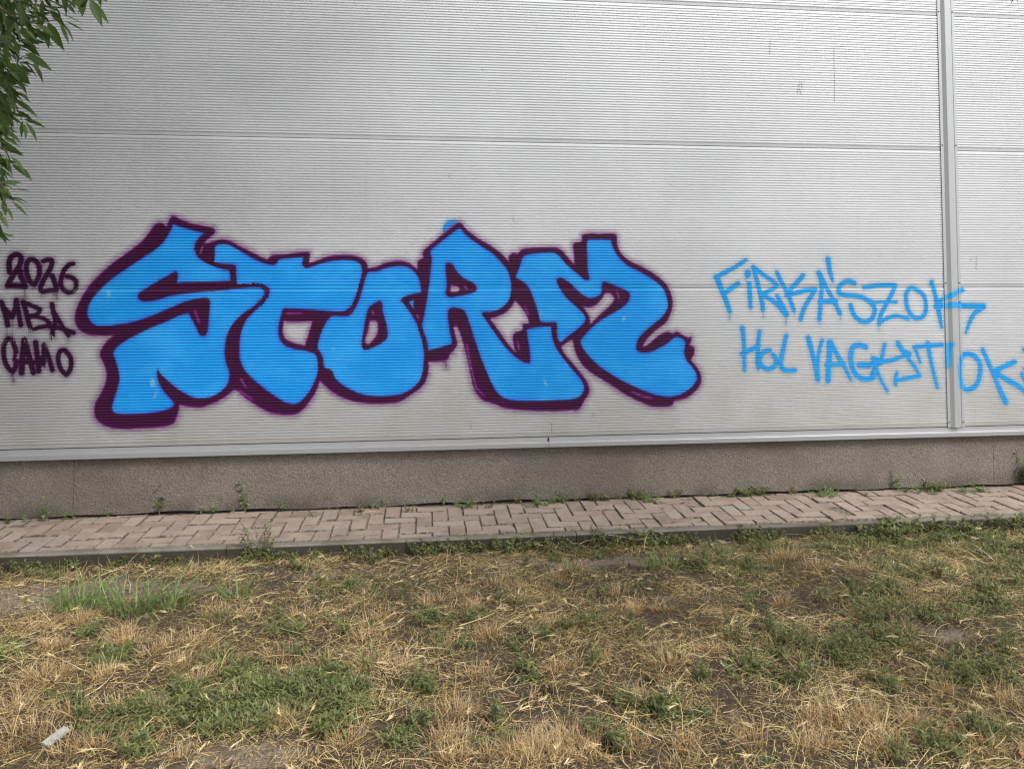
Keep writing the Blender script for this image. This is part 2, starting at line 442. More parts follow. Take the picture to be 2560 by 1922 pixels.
# ------------------------------------------------------------------ ground
_ph = rng.uniform(0, 6.28, (40,)); _kx = rng.normal(0, 1, 40); _ky = rng.normal(0, 1, 40)
def fnoise(x, y, f, seed=0):
    s = 0
    for i in range(8):
        k = (i+seed*5) % 40
        s = s+np.sin((x*_kx[k]+y*_ky[k])*f*(1+.25*i)+_ph[(k*3+seed) % 40])
    return s/8
BARE = [(130, 1486, 380, 32, 1.6), (430, 1474, 240, 16, 1.0), (840, 1432, 180, 16, .6), (1520, 1402, 260, 18, .9), (1320, 1398, 130, 14, .6),
        (640, 1895, 190, 42, .9), (430, 1880, 120, 30, .6), (2380, 1592, 90, 22, .9), (2490, 1605, 70, 20, .8), (1850, 1790, 80, 38, .5),
        (1700, 1500, 110, 22, .45), (2150, 1640, 40, 12, .4), (1790, 1362, 120, 14, .8), (2010, 1352, 80, 14, .5), (1440, 1640, 60, 18, .3)]
HOLES = [(1365, 1728, .032, .055), (1620, 1714, .024, .045), (1378, 1642, .022, .03), (1500, 1735, .014, .03), (1530, 1870, .05, .035)]
_bare = [(gnd(a, b), gnd(a+rx, b)[0]-gnd(a, b)[0], abs(gnd(a, b+ry)[1]-gnd(a, b-ry)[1])/2, s) for a, b, rx, ry, s in BARE]
_holes = [(gnd(a, b), r, dd) for a, b, r, dd in HOLES]
def bare_at(x, y):
    v = np.zeros_like(np.asarray(x, float))
    for p, rx, ry, s in _bare:
        v = np.maximum(v, s*np.exp(-(((x-p[0])/rx)**2+((y-p[1])/ry)**2)*1.2))
    return v+(.45*fnoise(x, y, 7, 3)+.35*fnoise(x, y, 23, 14))*(v > .08)
def g_at(x, y):
    x = np.asarray(x, float); y = np.asarray(y, float)
    z = -.064+.014*fnoise(x, y, 1.6, 1)+.014*fnoise(x, y, 6, 2)+.010*fnoise(x, y, 15, 4)+.004*fnoise(x, y, 38, 16)
    z = z+np.clip((-1.1-y)/3.5, 0, 1)*.03
    near = np.clip((y+KY+.35)/.35, 0, 1); z = z*(1-near)+near*(-.078)
    for p, r, dd in _holes:
        z = z-dd*np.exp(-(((x-p[0])**2+(y-p[1])**2)/(r*r))**2)
    return z
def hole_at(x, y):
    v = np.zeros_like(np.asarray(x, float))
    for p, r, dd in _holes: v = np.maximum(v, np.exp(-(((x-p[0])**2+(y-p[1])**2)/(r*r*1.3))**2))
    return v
gx = np.concatenate([np.array([-300, -120, -60, -30, -18, -12, -8, -6, -5]), np.arange(-4, 6.01, .025), np.array([6.5, 7, 8, 10, 14, 20, 32, 60, 120, 300])])
gy = np.concatenate([np.array([-300, -120, -60, -30, -18, -12, -9, -7, -6, -5.2, -4.6]), np.arange(-4.2, -KY+.001, .025), np.array([-KY+.004, -KY+.03, -.2, 1, 10, 40, 120, 300])])
GX, GY = np.meshgrid(gx, gy); GZ = g_at(GX, GY); GZ[GY > -KY+.002] = -.32
fade = (np.abs(GX) > 12) | (GY < -8); GZ[fade] = -.05
idx = np.arange(GX.size).reshape(GX.shape)
FQ = np.stack([idx[:-1, :-1], idx[:-1, 1:], idx[1:, 1:], idx[1:, :-1]], -1).reshape(-1, 4)
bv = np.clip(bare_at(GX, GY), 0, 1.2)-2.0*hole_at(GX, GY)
ground = link('ground', fastmesh('ground', np.stack([GX, GY, GZ], -1).reshape(-1, 3), FQ, {'bare': bv.ravel()}, True), None, M['soil'])
tag(ground, kind='structure')

# ------------------------------------------------------------------ sprayed paint
def catmull(P, closed=True, sub=6):
    P = np.array(P, float); n = len(P); out = []
    rngi = range(n) if closed else range(n-1)
    for i in rngi:
        p0, p1, p2, p3 = (P[(i-1) % n], P[i], P[(i+1) % n], P[(i+2) % n]) if closed else (P[max(i-1, 0)], P[i], P[i+1], P[min(i+2, n-1)])
        a = p1-p0; b = p2-p1; c = p3-p2
        def soft(u, v):
            cs = (u@v)/((np.linalg.norm(u)*np.linalg.norm(v))+1e-9); return np.clip((cs+.05)/.75, 0, 1)
        L = np.linalg.norm(b)
        m1 = (p2-p0); m1 = m1/(np.linalg.norm(m1)+1e-9)*L*soft(a, b); m2 = (p3-p1); m2 = m2/(np.linalg.norm(m2)+1e-9)*L*soft(b, c)
        for t in np.arange(sub)/sub:
            out.append((2*t**3-3*t**2+1)*p1+(t**3-2*t**2+t)*m1+(-2*t**3+3*t**2)*p2+(t**3-t**2)*m2)
    if not closed: out.append(P[-1])
    return np.array(out)
ZT = dict(a=(150, 500, 2.769), b=(500, 550, 3.02), c=(1000, 520, 3.0767), d=(1280, 550, 3.2577), e=(0, 600, 4.6125), f=(1750, 620, 4.1533), g=(2150, 620, 4.1537))
def tr(z, pts):
    x, y, s = ZT[z]; return [(x+u/s, y+v/s) for u, v in pts]
def to_wall(pts):
    return np.array([wall(px, py)[[0, 2]] for px, py in pts])
PXM = wall(1281, 720)[0]-wall(1280, 720)[0]          # metres per photo pixel on the wall
def seg_dist(Q, A, B):
    d = B-A; t = np.clip(((Q-A)@d)/((d@d)+1e-12), 0, 1); return np.hypot(*(Q-A-t[:, None]*d).T)
def poly_sdf(Q, P):
    dmin = np.full(len(Q), 1e9); inside = np.zeros(len(Q), bool)
    for i in range(len(P)):
        A, B = P[i], P[(i+1) % len(P)]
        dmin = np.minimum(dmin, seg_dist(Q, A, B))
        c = ((A[1] > Q[:, 1]) != (B[1] > Q[:, 1]))
        if abs(B[1]-A[1]) > 1e-12: inside ^= c & (Q[:, 0] < (B[0]-A[0])*(Q[:, 1]-A[1])/(B[1]-A[1])+A[0])
    return np.where(inside, dmin, -dmin)
def stroke_sdf(Q, P, w):
    w = np.broadcast_to(np.asarray(w, float), (len(P),)); s = np.full(len(Q), -1e9)
    for i in range(len(P)-1):
        A, B = P[i], P[i+1]; dd = B-A; t = np.clip(((Q-A)@dd)/((dd@dd)+1e-12), 0, 1)
        s = np.maximum(s, (w[i]*(1-t)+w[i+1]*t)/2-np.hypot(*(Q-A-t[:, None]*dd).T))
    return s
ZBR = sorted(set(round(z, 5) for row in range(4) for z, y in panel_breaks(ZB+row)))
_zall = np.array([z for row in range(4) for z, y in panel_breaks(ZB+row)]); _yall = np.array([y for row in range(4) for z, y in panel_breaks(ZB+row)])
_pxx = np.array([XP0-.0004]+[p[0] for p in px_]+[XP1+.0004]); _pyy = np.array([.02]+[p[1] for p in px_]+[.02])
def paint(name, parent, bounds, sdf_fn, mat, off, margin, cell=.008, lat=.006):
    x0, x1, z0, z1 = bounds
    xs = np.arange(x0, x1+cell, cell)
    if x1 > XP0 and x0 < XP1: xs = np.unique(np.concatenate([xs, _pxx]))
    zb = [z for z in ZBR if z0 <= z <= z1]
    zs = [zb[0]]
    for z in zb[1:]:
        g = z-zs[-1]; k = int(g//.0055)
        for q in range(1, k+1): zs.append(zs[-1]+(z-zs[-1])/(k+1-q+1))
        zs.append(z)
    zs = np.array(zs)
    XX, ZZ = np.meshgrid(xs, zs)
    Q = np.stack([XX.ravel(), ZZ.ravel()], -1)
    gs = lat; ax_ = np.arange(x0-gs, x1+2*gs, gs); az_ = np.arange(z0-gs, z1+2*gs, gs); LXX, LZZ = np.meshgrid(ax_, az_)
    S = sdf_fn(np.stack([LXX.ravel(), LZZ.ravel()], -1)).reshape(LXX.shape)
    fx = np.clip((Q[:, 0]-ax_[0])/gs, 0, len(ax_)-1.001); fz = np.clip((Q[:, 1]-az_[0])/gs, 0, len(az_)-1.001); ix = fx.astype(int); iz = fz.astype(int); fx = fx-ix; fz = fz-iz
    s = (S[iz, ix]*(1-fx)+S[iz, ix+1]*fx)*(1-fz)+(S[iz+1, ix]*(1-fx)+S[iz+1, ix+1]*fx)*fz
    yw = np.interp(ZZ.ravel(), _zall, _yall)
    onp = (Q[:, 0] > XP0-.0003) & (Q[:, 0] < XP1+.0003)
    yw = np.where(onp, np.interp(Q[:, 0], _pxx, _pyy), yw)
    V = np.stack([Q[:, 0], yw-off, Q[:, 1]], -1)
    nx = len(xs); idx = np.arange(len(Q)).reshape(len(zs), nx)
    F = np.stack([idx[:-1, :-1], idx[:-1, 1:], idx[1:, 1:], idx[1:, :-1]], -1).reshape(-1, 4)
    keep = (s[F].max(1) > -margin)
    zmid = V[F][:, :, 2].mean(1); fr = (zmid-ZB) % 1.0; gap = (fr < .0022) | (fr > .9984)
    xm = V[F][:, :, 0].mean(1); onpost = (xm > XP0) & (xm < XP1)
    edge = ((xm > XP0-.012) & (xm < XP0)) | ((xm > XP1) & (xm < XP1+.0006))
    keep &= ~((gap & ~onpost) | edge)
    F = F[keep]
    used = np.unique(F); rem = np.full(len(V), -1); rem[used] = np.arange(len(used))
    me = fastmesh(name, V[used], rem[F], {'sdf': s[used]})
    return link(name, me, parent, mat)
def bnd(P, m): return P[:, 0].min()-m, P[:, 0].max()+m, P[:, 1].min()-m, P[:, 1].max()+m

S_ = tr('a', [(780,170),(880,200),(1000,230),(960,265),(930,320),(940,375),(975,415),(1040,450),(1110,475),(1172,490),(1180,560),(1100,562),(900,568),(808,575),(818,510),(800,495),(700,550),(600,610),(545,650),(540,680),(565,700),(600,703),(680,690),(760,665),(900,645),(1110,628),(1260,610),(1380,605),(1410,625),(1415,650),(1390,690),(1330,745),(1260,790),(1210,840),(1170,900),(1145,980),(1140,1060),(1150,1130),(1170,1190),(1165,1260),(1140,1300),(1080,1345),(1010,1368),(930,1365),(850,1330),(780,1280),(720,1225),(695,1200),(678,1168),(670,1190),(680,1250),(710,1310),(750,1360),(785,1400),(785,1425),(740,1450),(650,1470),(540,1480),(430,1480),(375,1468),(360,1440),(370,1390),(395,1320),(413,1240),(405,1180),(385,1110),(368,1058),(385,1030),(430,990),(510,945),(620,890),(740,840),(830,800),(890,785),(910,820),(940,880),(970,935),(990,942),(1010,938),(1022,900),(1030,820),(1040,720),(1035,690),(1005,675),(960,682),(880,700),(790,735),(700,775),(600,815),(500,845),(400,862),(300,870),(240,865),(205,830),(190,790),(200,730),(235,670),(300,600),(380,530),(470,470),(560,410),(650,350),(710,300),(750,240),(775,195)])
T_ = tr('b', [(115,205),(135,190),(200,185),(240,200),(330,250),(430,305),(520,335),(570,335),(600,300),(690,290),(778,280),(775,310),(770,332),(795,362),(830,357),(930,325),(1010,310),(1090,303),(1160,308),(1205,330),(1222,360),(1222,410),(1205,490),(1180,570),(1150,640),(1120,670),(1080,690),(1000,690),(940,685),(820,675),(660,668),(630,672),(615,710),(595,790),(592,850),(605,905),(640,945),(700,970),(780,985),(850,1005),(880,1030),(890,1090),(885,1160),(860,1230),(820,1300),(780,1350),(740,1380),(700,1388),(650,1378),(590,1345),(510,1290),(430,1225),(370,1170),(325,1110),(303,1050),(298,980),(302,900),(320,820),(355,750),(410,690),(460,640),(505,585),(525,545),(520,515),(480,495),(400,487),(282,482),(272,400),(270,345),(240,335),(190,332),(110,318),(112,260)])
O_ = tr('b', [(1270,395),(1330,390),(1400,365),(1480,350),(1550,352),(1600,375),(1640,420),(1660,470),(1667,545),(1600,560),(1540,580),(1510,607),(1540,635),(1580,690),(1630,770),(1660,850),(1682,930),(1690,1000),(1688,1080),(1680,1150),(1650,1220),(1590,1280),(1510,1315),(1420,1328),(1340,1330),(1240,1318),(1150,1285),(1070,1240),(1020,1190),(995,1135),(940,1110),(930,1050),(915,1005),(890,970),(895,910),(920,840),(955,770),(995,728),(1060,725),(1120,725),(1150,700),(1180,650),(1210,580),(1235,490),(1255,420)])
O_h = tr('b', [(1355,612),(1375,630),(1378,680),(1400,760),(1418,840),(1410,895),(1370,930),(1300,965),(1245,983),(1225,965),(1222,920),(1235,830),(1255,720),(1280,655)])
CHIP = tr('b', [(1578,622),(1612,604),(1612,668)])
R_ = tr('c', [(460,155),(500,200),(560,250),(640,305),(710,350),(770,410),(820,470),(845,530),(853,600),(850,660),(835,710),(800,750),(750,785),(690,798),(640,800),(630,815),(660,860),(700,920),(760,1005),(820,1080),(890,1145),(950,1185),(1000,1195),(1003,1150),(990,1050),(975,935),(1050,918),(1160,912),(1165,950),(1175,1010),(1200,1075),(1250,1150),(1320,1235),(1390,1315),(1415,1370),(1405,1420),(1370,1455),(1300,1470),(1150,1480),(1000,1485),(880,1478),(800,1460),(750,1420),(710,1355),(670,1270),(630,1170),(590,1060),(560,970),(530,870),(500,800),(480,780),(440,768),(400,765),(372,785),(368,830),(380,930),(395,1000),(400,1045),(330,1065),(220,1095),(205,1020),(180,940),(172,900),(185,830),(205,720),(220,620),(235,480),(245,410),(240,370),(230,340),(260,305),(340,240),(400,195)])
R_h = tr('c', [(352,435),(375,422),(405,435),(430,480),(490,540),(560,575),(588,605),(585,640),(540,660),(440,680),(380,687),(352,660),(360,600),(355,520)])
M_ = tr('d', [(30,465),(60,390),(85,310),(110,288),(190,272),(290,266),(345,270),(385,295),(430,350),(490,405),(550,450),(585,485),(610,493),(630,480),(622,440),(615,380),(612,300),(610,200),(618,165),(660,160),(750,160),(805,163),(812,200),(840,260),(880,315),(940,370),(1020,410),(1100,455),(1180,510),(1230,560),(1260,630),(1270,690),(1255,740),(1215,795),(1150,850),(1080,910),(1035,960),(1015,1010),(1013,1050),(1040,1075),(1090,1078),(1140,1070),(1200,1040),(1270,1000),(1340,950),(1410,985),(1410,1030),(1402,1080),(1420,1140),(1460,1190),(1490,1230),(1507,1280),(1495,1320),(1450,1370),(1390,1410),(1320,1435),(1250,1438),(1180,1425),(1100,1400),(1020,1365),(900,1310),(790,1245),(700,1180),(620,1100),(575,1040),(558,995),(570,965),(620,905),(680,850),(750,800),(830,755),(900,710),(945,665),(960,620),(955,595),(910,565),(850,540),(760,505),(735,510),(732,550),(725,600),(690,625),(640,635),(590,618),(540,580),(490,530),(430,485),(390,468),(362,485),(370,520),(410,590),(460,650),(520,705),(570,750),(595,785),(598,810),(580,845),(530,890),(460,945),(395,995),(375,970),(365,920),(365,850),(355,832),(235,830),(215,760),(190,680),(160,600),(130,540),(85,500)])
OUT = (tr('a', [(760,125),(785,110),(830,130),(920,165),(1050,188),(1075,205),(1070,235),(1045,255),(1000,300),(1030,296),(1060,285),(1110,272),(1170,280),(1240,315),(1350,370),(1430,408),(1450,395)]) +
       tr('b', [(545,265),(650,255),(790,240),(825,245),(832,270),(825,320),(870,310),(960,275),(1080,263),(1180,272),(1240,300),(1265,335),(1270,362),(1330,350),(1410,320),(1490,308),(1560,315),(1610,345),(1640,370),(1640,320),(1660,295),(1685,285),(1680,250)]) +
       tr('c', [(175,340),(185,320),(240,275),(330,200),(420,130),(450,110),(475,120),(520,170),(600,230),(700,290),(770,340),(820,390),(835,410),(835,370),(870,345),(905,350),(930,320),(980,308),(1080,303),(1190,302),(1240,320),(1290,375),(1340,430),(1335,350),(1330,280),(1345,265),(1395,255),(1400,215),(1430,198),(1540,196),(1650,198),(1670,215),(1672,275)]) +
       tr('d', [(890,270),(950,325),(1050,375),(1150,430),(1220,485),(1270,540),(1300,610),(1310,690),(1295,760),(1255,835),(1180,895),(1110,960),(1075,1010),(1070,1030),(1110,1010),(1180,950),(1240,915),(1280,910),(1310,925),(1340,905),(1390,935),(1440,955),(1460,945),(1465,970),(1448,1020),(1470,1025),(1487,1045),(1485,1090),(1462,1140),(1480,1165),(1520,1215),(1545,1280),(1540,1330),(1500,1390),(1430,1445),(1370,1465),(1320,1480),(1310,1510),(1230,1525),(1130,1515),(1040,1480),(920,1420),(800,1340),(660,1255),(580,1190),(530,1110),(505,1040),(495,980),(470,985),(405,1035),(440,1100),(500,1170),(570,1255),(615,1320),(632,1380),(620,1430),(590,1470),(570,1510),(540,1545)]) +
       tr('c', [(1330,1555),(1200,1562),(1050,1560),(900,1552),(790,1535),(720,1505),(640,1480),(590,1430),(560,1370),(545,1300),(520,1180),(490,1060),(460,960),(430,905),(415,920),(440,1020),(440,1060),(410,1100),(385,1130),(370,1165),(320,1180),(220,1185),(222,1250),(200,1330),(160,1385),(80,1440)]) +
       tr('b', [(1510,1372),(1420,1385),(1300,1388),(1180,1375),(1080,1345),(1000,1300),(940,1250),(905,1215),(880,1290),(830,1370),(780,1430),(720,1468),(620,1470),(530,1455),(440,1410),(350,1350),(290,1300),(260,1285),(200,1330),(120,1375),(30,1410)]) +
       tr('a', [(960,1438),(880,1430),(830,1420),(825,1450),(810,1500),(790,1545),(740,1565),(600,1580),(420,1585),(330,1570),(260,1530),(235,1470),(245,1400),(280,1340),(310,1270),(320,1200),(300,1130),(275,1080),(280,1040),(320,980),(365,940),(250,940),(170,925),(120,885),(100,830),(110,760),(150,670),(210,580),(280,510),(370,430),(470,360),(560,290),(610,230),(650,175),(680,158),(720,165),(735,185)]))
HOLE = [tr('b', [(635,762),(660,770),(845,767),(820,850),(790,945),(740,935),(680,915),(640,885),(627,840)]),
        tr('b', [(1285,765),(1330,765),(1342,800),(1335,860),(1305,905),(1275,935),(1255,930),(1250,900),(1270,840)]),
        tr('c', [(885,715),(940,775),(975,830),(990,885),(945,890),(940,935),(880,960),(865,1000),(875,1060),(888,1108),(830,1040),(770,955),(695,850),(740,840),(820,800),(870,745)]),
        tr('d', [(760,600),(800,600),(830,635),(820,670),(770,720),(710,775),(640,845),(632,790),(600,735),(580,710),(640,710),(690,690),(745,625)]),
        tr('c', [(395,595),(450,610),(455,630),(440,640),(390,640)])]
SLIT = [tr('a', [(935,770),(950,810),(962,850)]), tr('b', [(310,1200),(345,1260)]), tr('b', [(300,1290),(390,1350)]),
        tr('c', [(515,1050),(530,1150),(560,1290),(590,1390),(650,1445)]), tr('c', [(965,765),(990,825)]), tr('c', [(500,605),(515,622)]),
        tr('c', [(1668,645),(1685,690)]), tr('b', [(655,706),(760,704)]), tr('b', [(1300,690),(1312,712)]), tr('b', [(1640,720),(1650,745)]),
        tr('a', [(985,325),(972,368)]), tr('d', [(980,1400),(1050,1430),(1140,1452)]), tr('c', [(905,1030),(915,1085)])]
DRIPS = [tr('c', [(352,1180),(355,1222)]), tr('c', [(338,1180),(338,1195)]), tr('c', [(395,1090),(396,1118)]), tr('c', [(408,1095),(408,1120)]), tr('c', [(1412,1470),(1412,1496)]),
         tr('c', [(1350,1540),(1350,1560)]), tr('a', [(765,660),(765,705)]), tr('a', [(990,940),(990,965)]), tr('c', [(425,890),(427,925)]), tr('d', [(620,700),(620,728)])]

mural = empty('graffiti_mural', tuple(wall(930, 1060)))
tag(mural, 'big sky-blue STORM bubble letters with thick dark plum outline sprayed on the metal wall', 'graffiti')
def under(o, root): o.parent = root; o.matrix_parent_inverse = Matrix.Translation(-Vector(root.location)); return o
pO = to_wall(catmull(OUT, True, 3)); pH = [to_wall(catmull(h, True, 3)) for h in HOLE]
slits = [to_wall(s) for s in SLIT]; drips = [to_wall(s) for s in DRIPS]
def sdf_plum(Q):
    s = poly_sdf(Q, pO)
    for dpt in drips: s = np.maximum(s, stroke_sdf(Q, dpt, .008))
    for h in pH: s = np.minimum(s, -poly_sdf(Q, h))
    for sl_ in slits: s = np.minimum(s, -stroke_sdf(Q, sl_, .004)+.001)
    return s
under(paint('outline', None, bnd(pO, .1), sdf_plum, M['plum'], .0011, .06, .008, .008), mural)
o = mural.children[0]; tag(o, 'dark plum outline and drop shadow with purple overspray')
def letter(lab, outer, holes=(), extra=()):
    P = to_wall(catmull(outer, True, 3)); Hs = [to_wall(catmull(h, True, 3)) for h in holes]; Ex = [to_wall(e) for e in extra]
    def fn(Q):
        s = poly_sdf(Q, P)
        for h in Hs: s = np.minimum(s, -poly_sdf(Q, h))
        for e in Ex: s = np.maximum(s, poly_sdf(Q, e))
        return s
    o = under(paint('letter', None, bnd(P, .05), fn, M['blue'], .0019, .025), mural); tag(o, lab)
letter('blue letter S', S_); letter('blue letter T', T_); letter('blue letter O', O_, [O_h], [CHIP]); letter('blue letter R', R_, [R_h]); letter('blue letter M', M_)
pf = to_wall(catmull(tr('c', [(330,190),(340,125),(390,90),(440,98),(430,150),(370,200)]), True, 4))
o = under(paint('paint_puff', None, bnd(pf, .1), lambda Q: poly_sdf(Q, pf), M['tagblue'], .0006, .06), mural); tag(o, 'loose blue puff above the R')

def graffiti_tag(name, label, base, letters, mat, z, off, margin):
    root = empty(name, tuple(wall(*base))); tag(root, label, 'graffiti')
    k = 0
    for zz, strokes in letters:
        st = []
        for pts, w in strokes:
            s_ = ZT[zz][2]; P = catmull(tr(zz, pts), False, 5)
            w = np.atleast_1d(np.asarray(w, float)); w = np.interp(np.linspace(0, 1, len(P)), np.linspace(0, 1, len(w)), w) if len(w) > 1 else np.full(len(P), w[0])
            st.append((to_wall(P), w/s_*PXM*1.12))
        allp = np.concatenate([p for p, w in st])
        def fn(Q, st=st):
            s = np.full(len(Q), -1e9)
            for p, w in st: s = np.maximum(s, stroke_sdf(Q, p, w))
            return s
        under(paint('letter', None, bnd(allp, .09), fn, mat, off+.00012*(k % 3), margin, .006, .004), root); k += 1
    return root
E_ = 'e'
graffiti_tag('graffiti_tag', 'dark plum 2026 digits sprayed with drips on the far left of the wall', (90, 735), [
    (E_, [([(110,370),(105,280),(120,210),(160,175),(205,170),(240,200),(240,250),(215,310),(170,380),(120,460),(85,530),(150,525),(220,530),(290,540),(270,480),(240,420),(232,360)], 54), ([(287,560),(287,652)], 8), ([(180,540),(182,562)], 10)]),
    (E_, [([(310,260),(350,225),(400,235),(445,290),(455,370),(440,440),(400,505),(360,495),(320,420),(303,340),(310,260)], 50), ([(375,520),(375,563)], 8), ([(402,510),(402,555)], 7)]),
    (E_, [([(500,245),(550,230),(595,235),(600,270),(570,350),(520,430),(480,510),(465,560),(490,595),(560,580),(650,580),(645,540),(620,460),(600,410)], 50), ([(478,610),(478,650)], 8), ([(655,600),(657,670)], 9), ([(628,600),(628,648)], 7), ([(510,600),(510,630)], 8)]),
    (E_, [([(840,275),(790,290),(740,350),(710,430),(700,510),(730,570),(790,605),(850,590),(880,530),(870,470),(820,430),(770,420)], 47)]),
    ], M['tagplum'], 0, .0011, .055)
graffiti_tag('graffiti_tag', 'dark plum MBA letters sprayed below the 2026 digits', (90, 860), [
    (E_, [([(15,720),(55,830),(90,990)], 52), ([(50,790),(140,890),(180,780),(185,695)], 50), ([(190,690),(210,820),(240,985)], 48), ([(78,1010),(78,1115)], 9), ([(150,910),(138,1115)], 9)]),
    (E_, [([(265,715),(300,830),(330,950),(360,1040)], 48), ([(265,710),(340,745),(420,780),(460,800),(440,845),(380,870),(310,890)], 44), ([(350,880),(450,890),(530,920),(575,960),(540,990),(450,1010),(370,1035)], 42), ([(360,1040),(360,1100)], 8)]),
    (E_, [([(600,740),(620,850),(640,930),(610,1040),(600,1130)], 48), ([(620,830),(680,930),(740,1030),(790,1100)], 44), ([(570,1000),(640,1005),(740,1030),(850,1070)], 46), ([(790,1110),(788,1158)], 8)]),
    ], M['tagplum'], 0, .0013, .055)
graffiti_tag('graffiti_tag', 'dark plum CAMO letters sprayed lowest on the far left of the wall', (90, 945), [
    (E_, [([(185,1290),(165,1220),(130,1150),(90,1138),(50,1200),(42,1310),(62,1410),(100,1480),(145,1520),(180,1460),(185,1400)], 48), ([(178,1280),(165,1385)], 36), ([(152,1530),(152,1635)], 9), ([(130,1530),(130,1585)], 7), ([(162,1380),(161,1410)], 8)]),
    (E_, [([(250,1530),(255,1400),(270,1270),(280,1150)], 58), ([(285,1150),(320,1280),(350,1400),(385,1530)], 52), ([(225,1410),(300,1405),(390,1410)], 52)]),
    (E_, [([(410,1180),(425,1300),(440,1420),(448,1510)], 52), ([(430,1330),(500,1430),(505,1330),(505,1210)], 48), ([(510,1205),(560,1350),(605,1500)], 46), ([(512,1440),(512,1475)], 8)]),
    (E_, [([(750,1270),(700,1275),(672,1335),(677,1420),(710,1500),(765,1555),(810,1490),(820,1400),(800,1330),(750,1280)], 46)]),
    ], M['tagplum'], 0, .0013, .055)
Fz, G_ = 'f', 'g'
graffiti_tag('graffiti_tag', 'thin sky-blue FIRKÁSZOK handwriting right of the big letters', (2050, 810), [
    (Fz, [([(475,125),(380,190),(260,255),(165,305)], (34, 44)), ([(172,300),(220,420),(270,540),(308,655)], (52, 50, 40)), ([(240,475),(310,430),(395,370)], 46), ([(307,660),(307,742)], 5)]),
    (Fz, [([(495,255),(495,280)], 58), ([(512,370),(520,500),(525,610)], (46, 44, 36)), ([(480,290),(482,355)], 6), ([(525,600),(527,645)], 6)]),
    (Fz, [([(555,200),(600,370),(640,530),(655,640)], 44), ([(555,195),(650,270),(750,340),(800,390),(750,430),(650,470)], 40), ([(640,480),(730,530),(820,600),(895,695)], (36, 44, 50)), ([(800,495),(850,580),(900,680)], 38), ([(658,650),(659,718)], 5), ([(897,710),(893,792)], 5)]),
    (Fz, [([(800,255),(850,360),(910,470),(975,645)], 40), ([(1070,285),(1000,370),(930,440)], 44), ([(900,490),(1000,465),(1100,440),(1195,430)], 44), ([(1195,440),(1150,510),(1090,610),(1045,740)], 42), ([(980,650),(980,690)], 6)]),
    (Fz, [([(1235,255),(1265,370),(1260,480),(1250,620),(1240,740)], (48, 40, 42)), ([(1240,260),(1310,400),(1380,530),(1455,680)], (44, 40, 42)), ([(1245,555),(1320,555),(1410,550)], 46), ([(1330,115),(1350,240),(1380,345)], (50, 42, 26)), ([(1243,745),(1243,790)], 5), ([(1460,690),(1460,745)], 5)]),
    (Fz, [([(1605,365),(1540,345),(1470,375),(1440,430),(1450,470),(1520,490),(1640,500),(1740,540),(1800,590),(1815,660),(1780,740),(1700,765),(1620,720),(1580,650),(1565,595)], 44)]),
    (G_, [([(45,410),(150,395),(270,385),(365,390),(330,480),(270,590),(215,700),(200,785)], 42), ([(130,565),(250,560),(380,560)], 28), ([(210,770),(280,730),(380,705),(500,735)], 36), ([(195,790),(195,845)], 6)]),
    (G_, [([(610,450),(540,410),(490,450),(480,540),(500,640),(560,720),(630,725),(680,670),(685,580),(660,490),(600,440)], 40)]),
    (G_, [([(745,355),(775,460),(800,570),(825,690),(850,820)], (46, 42, 50, 30)), ([(800,570),(880,520),(970,470),(1060,432)], 46), ([(790,610),(950,590),(1100,600),(1285,605)], 54), ([(1270,620),(1190,680),(1140,770),(1100,880)], (48, 42, 24))]),
    ], M['tagblue'], 0, .0011, .05)
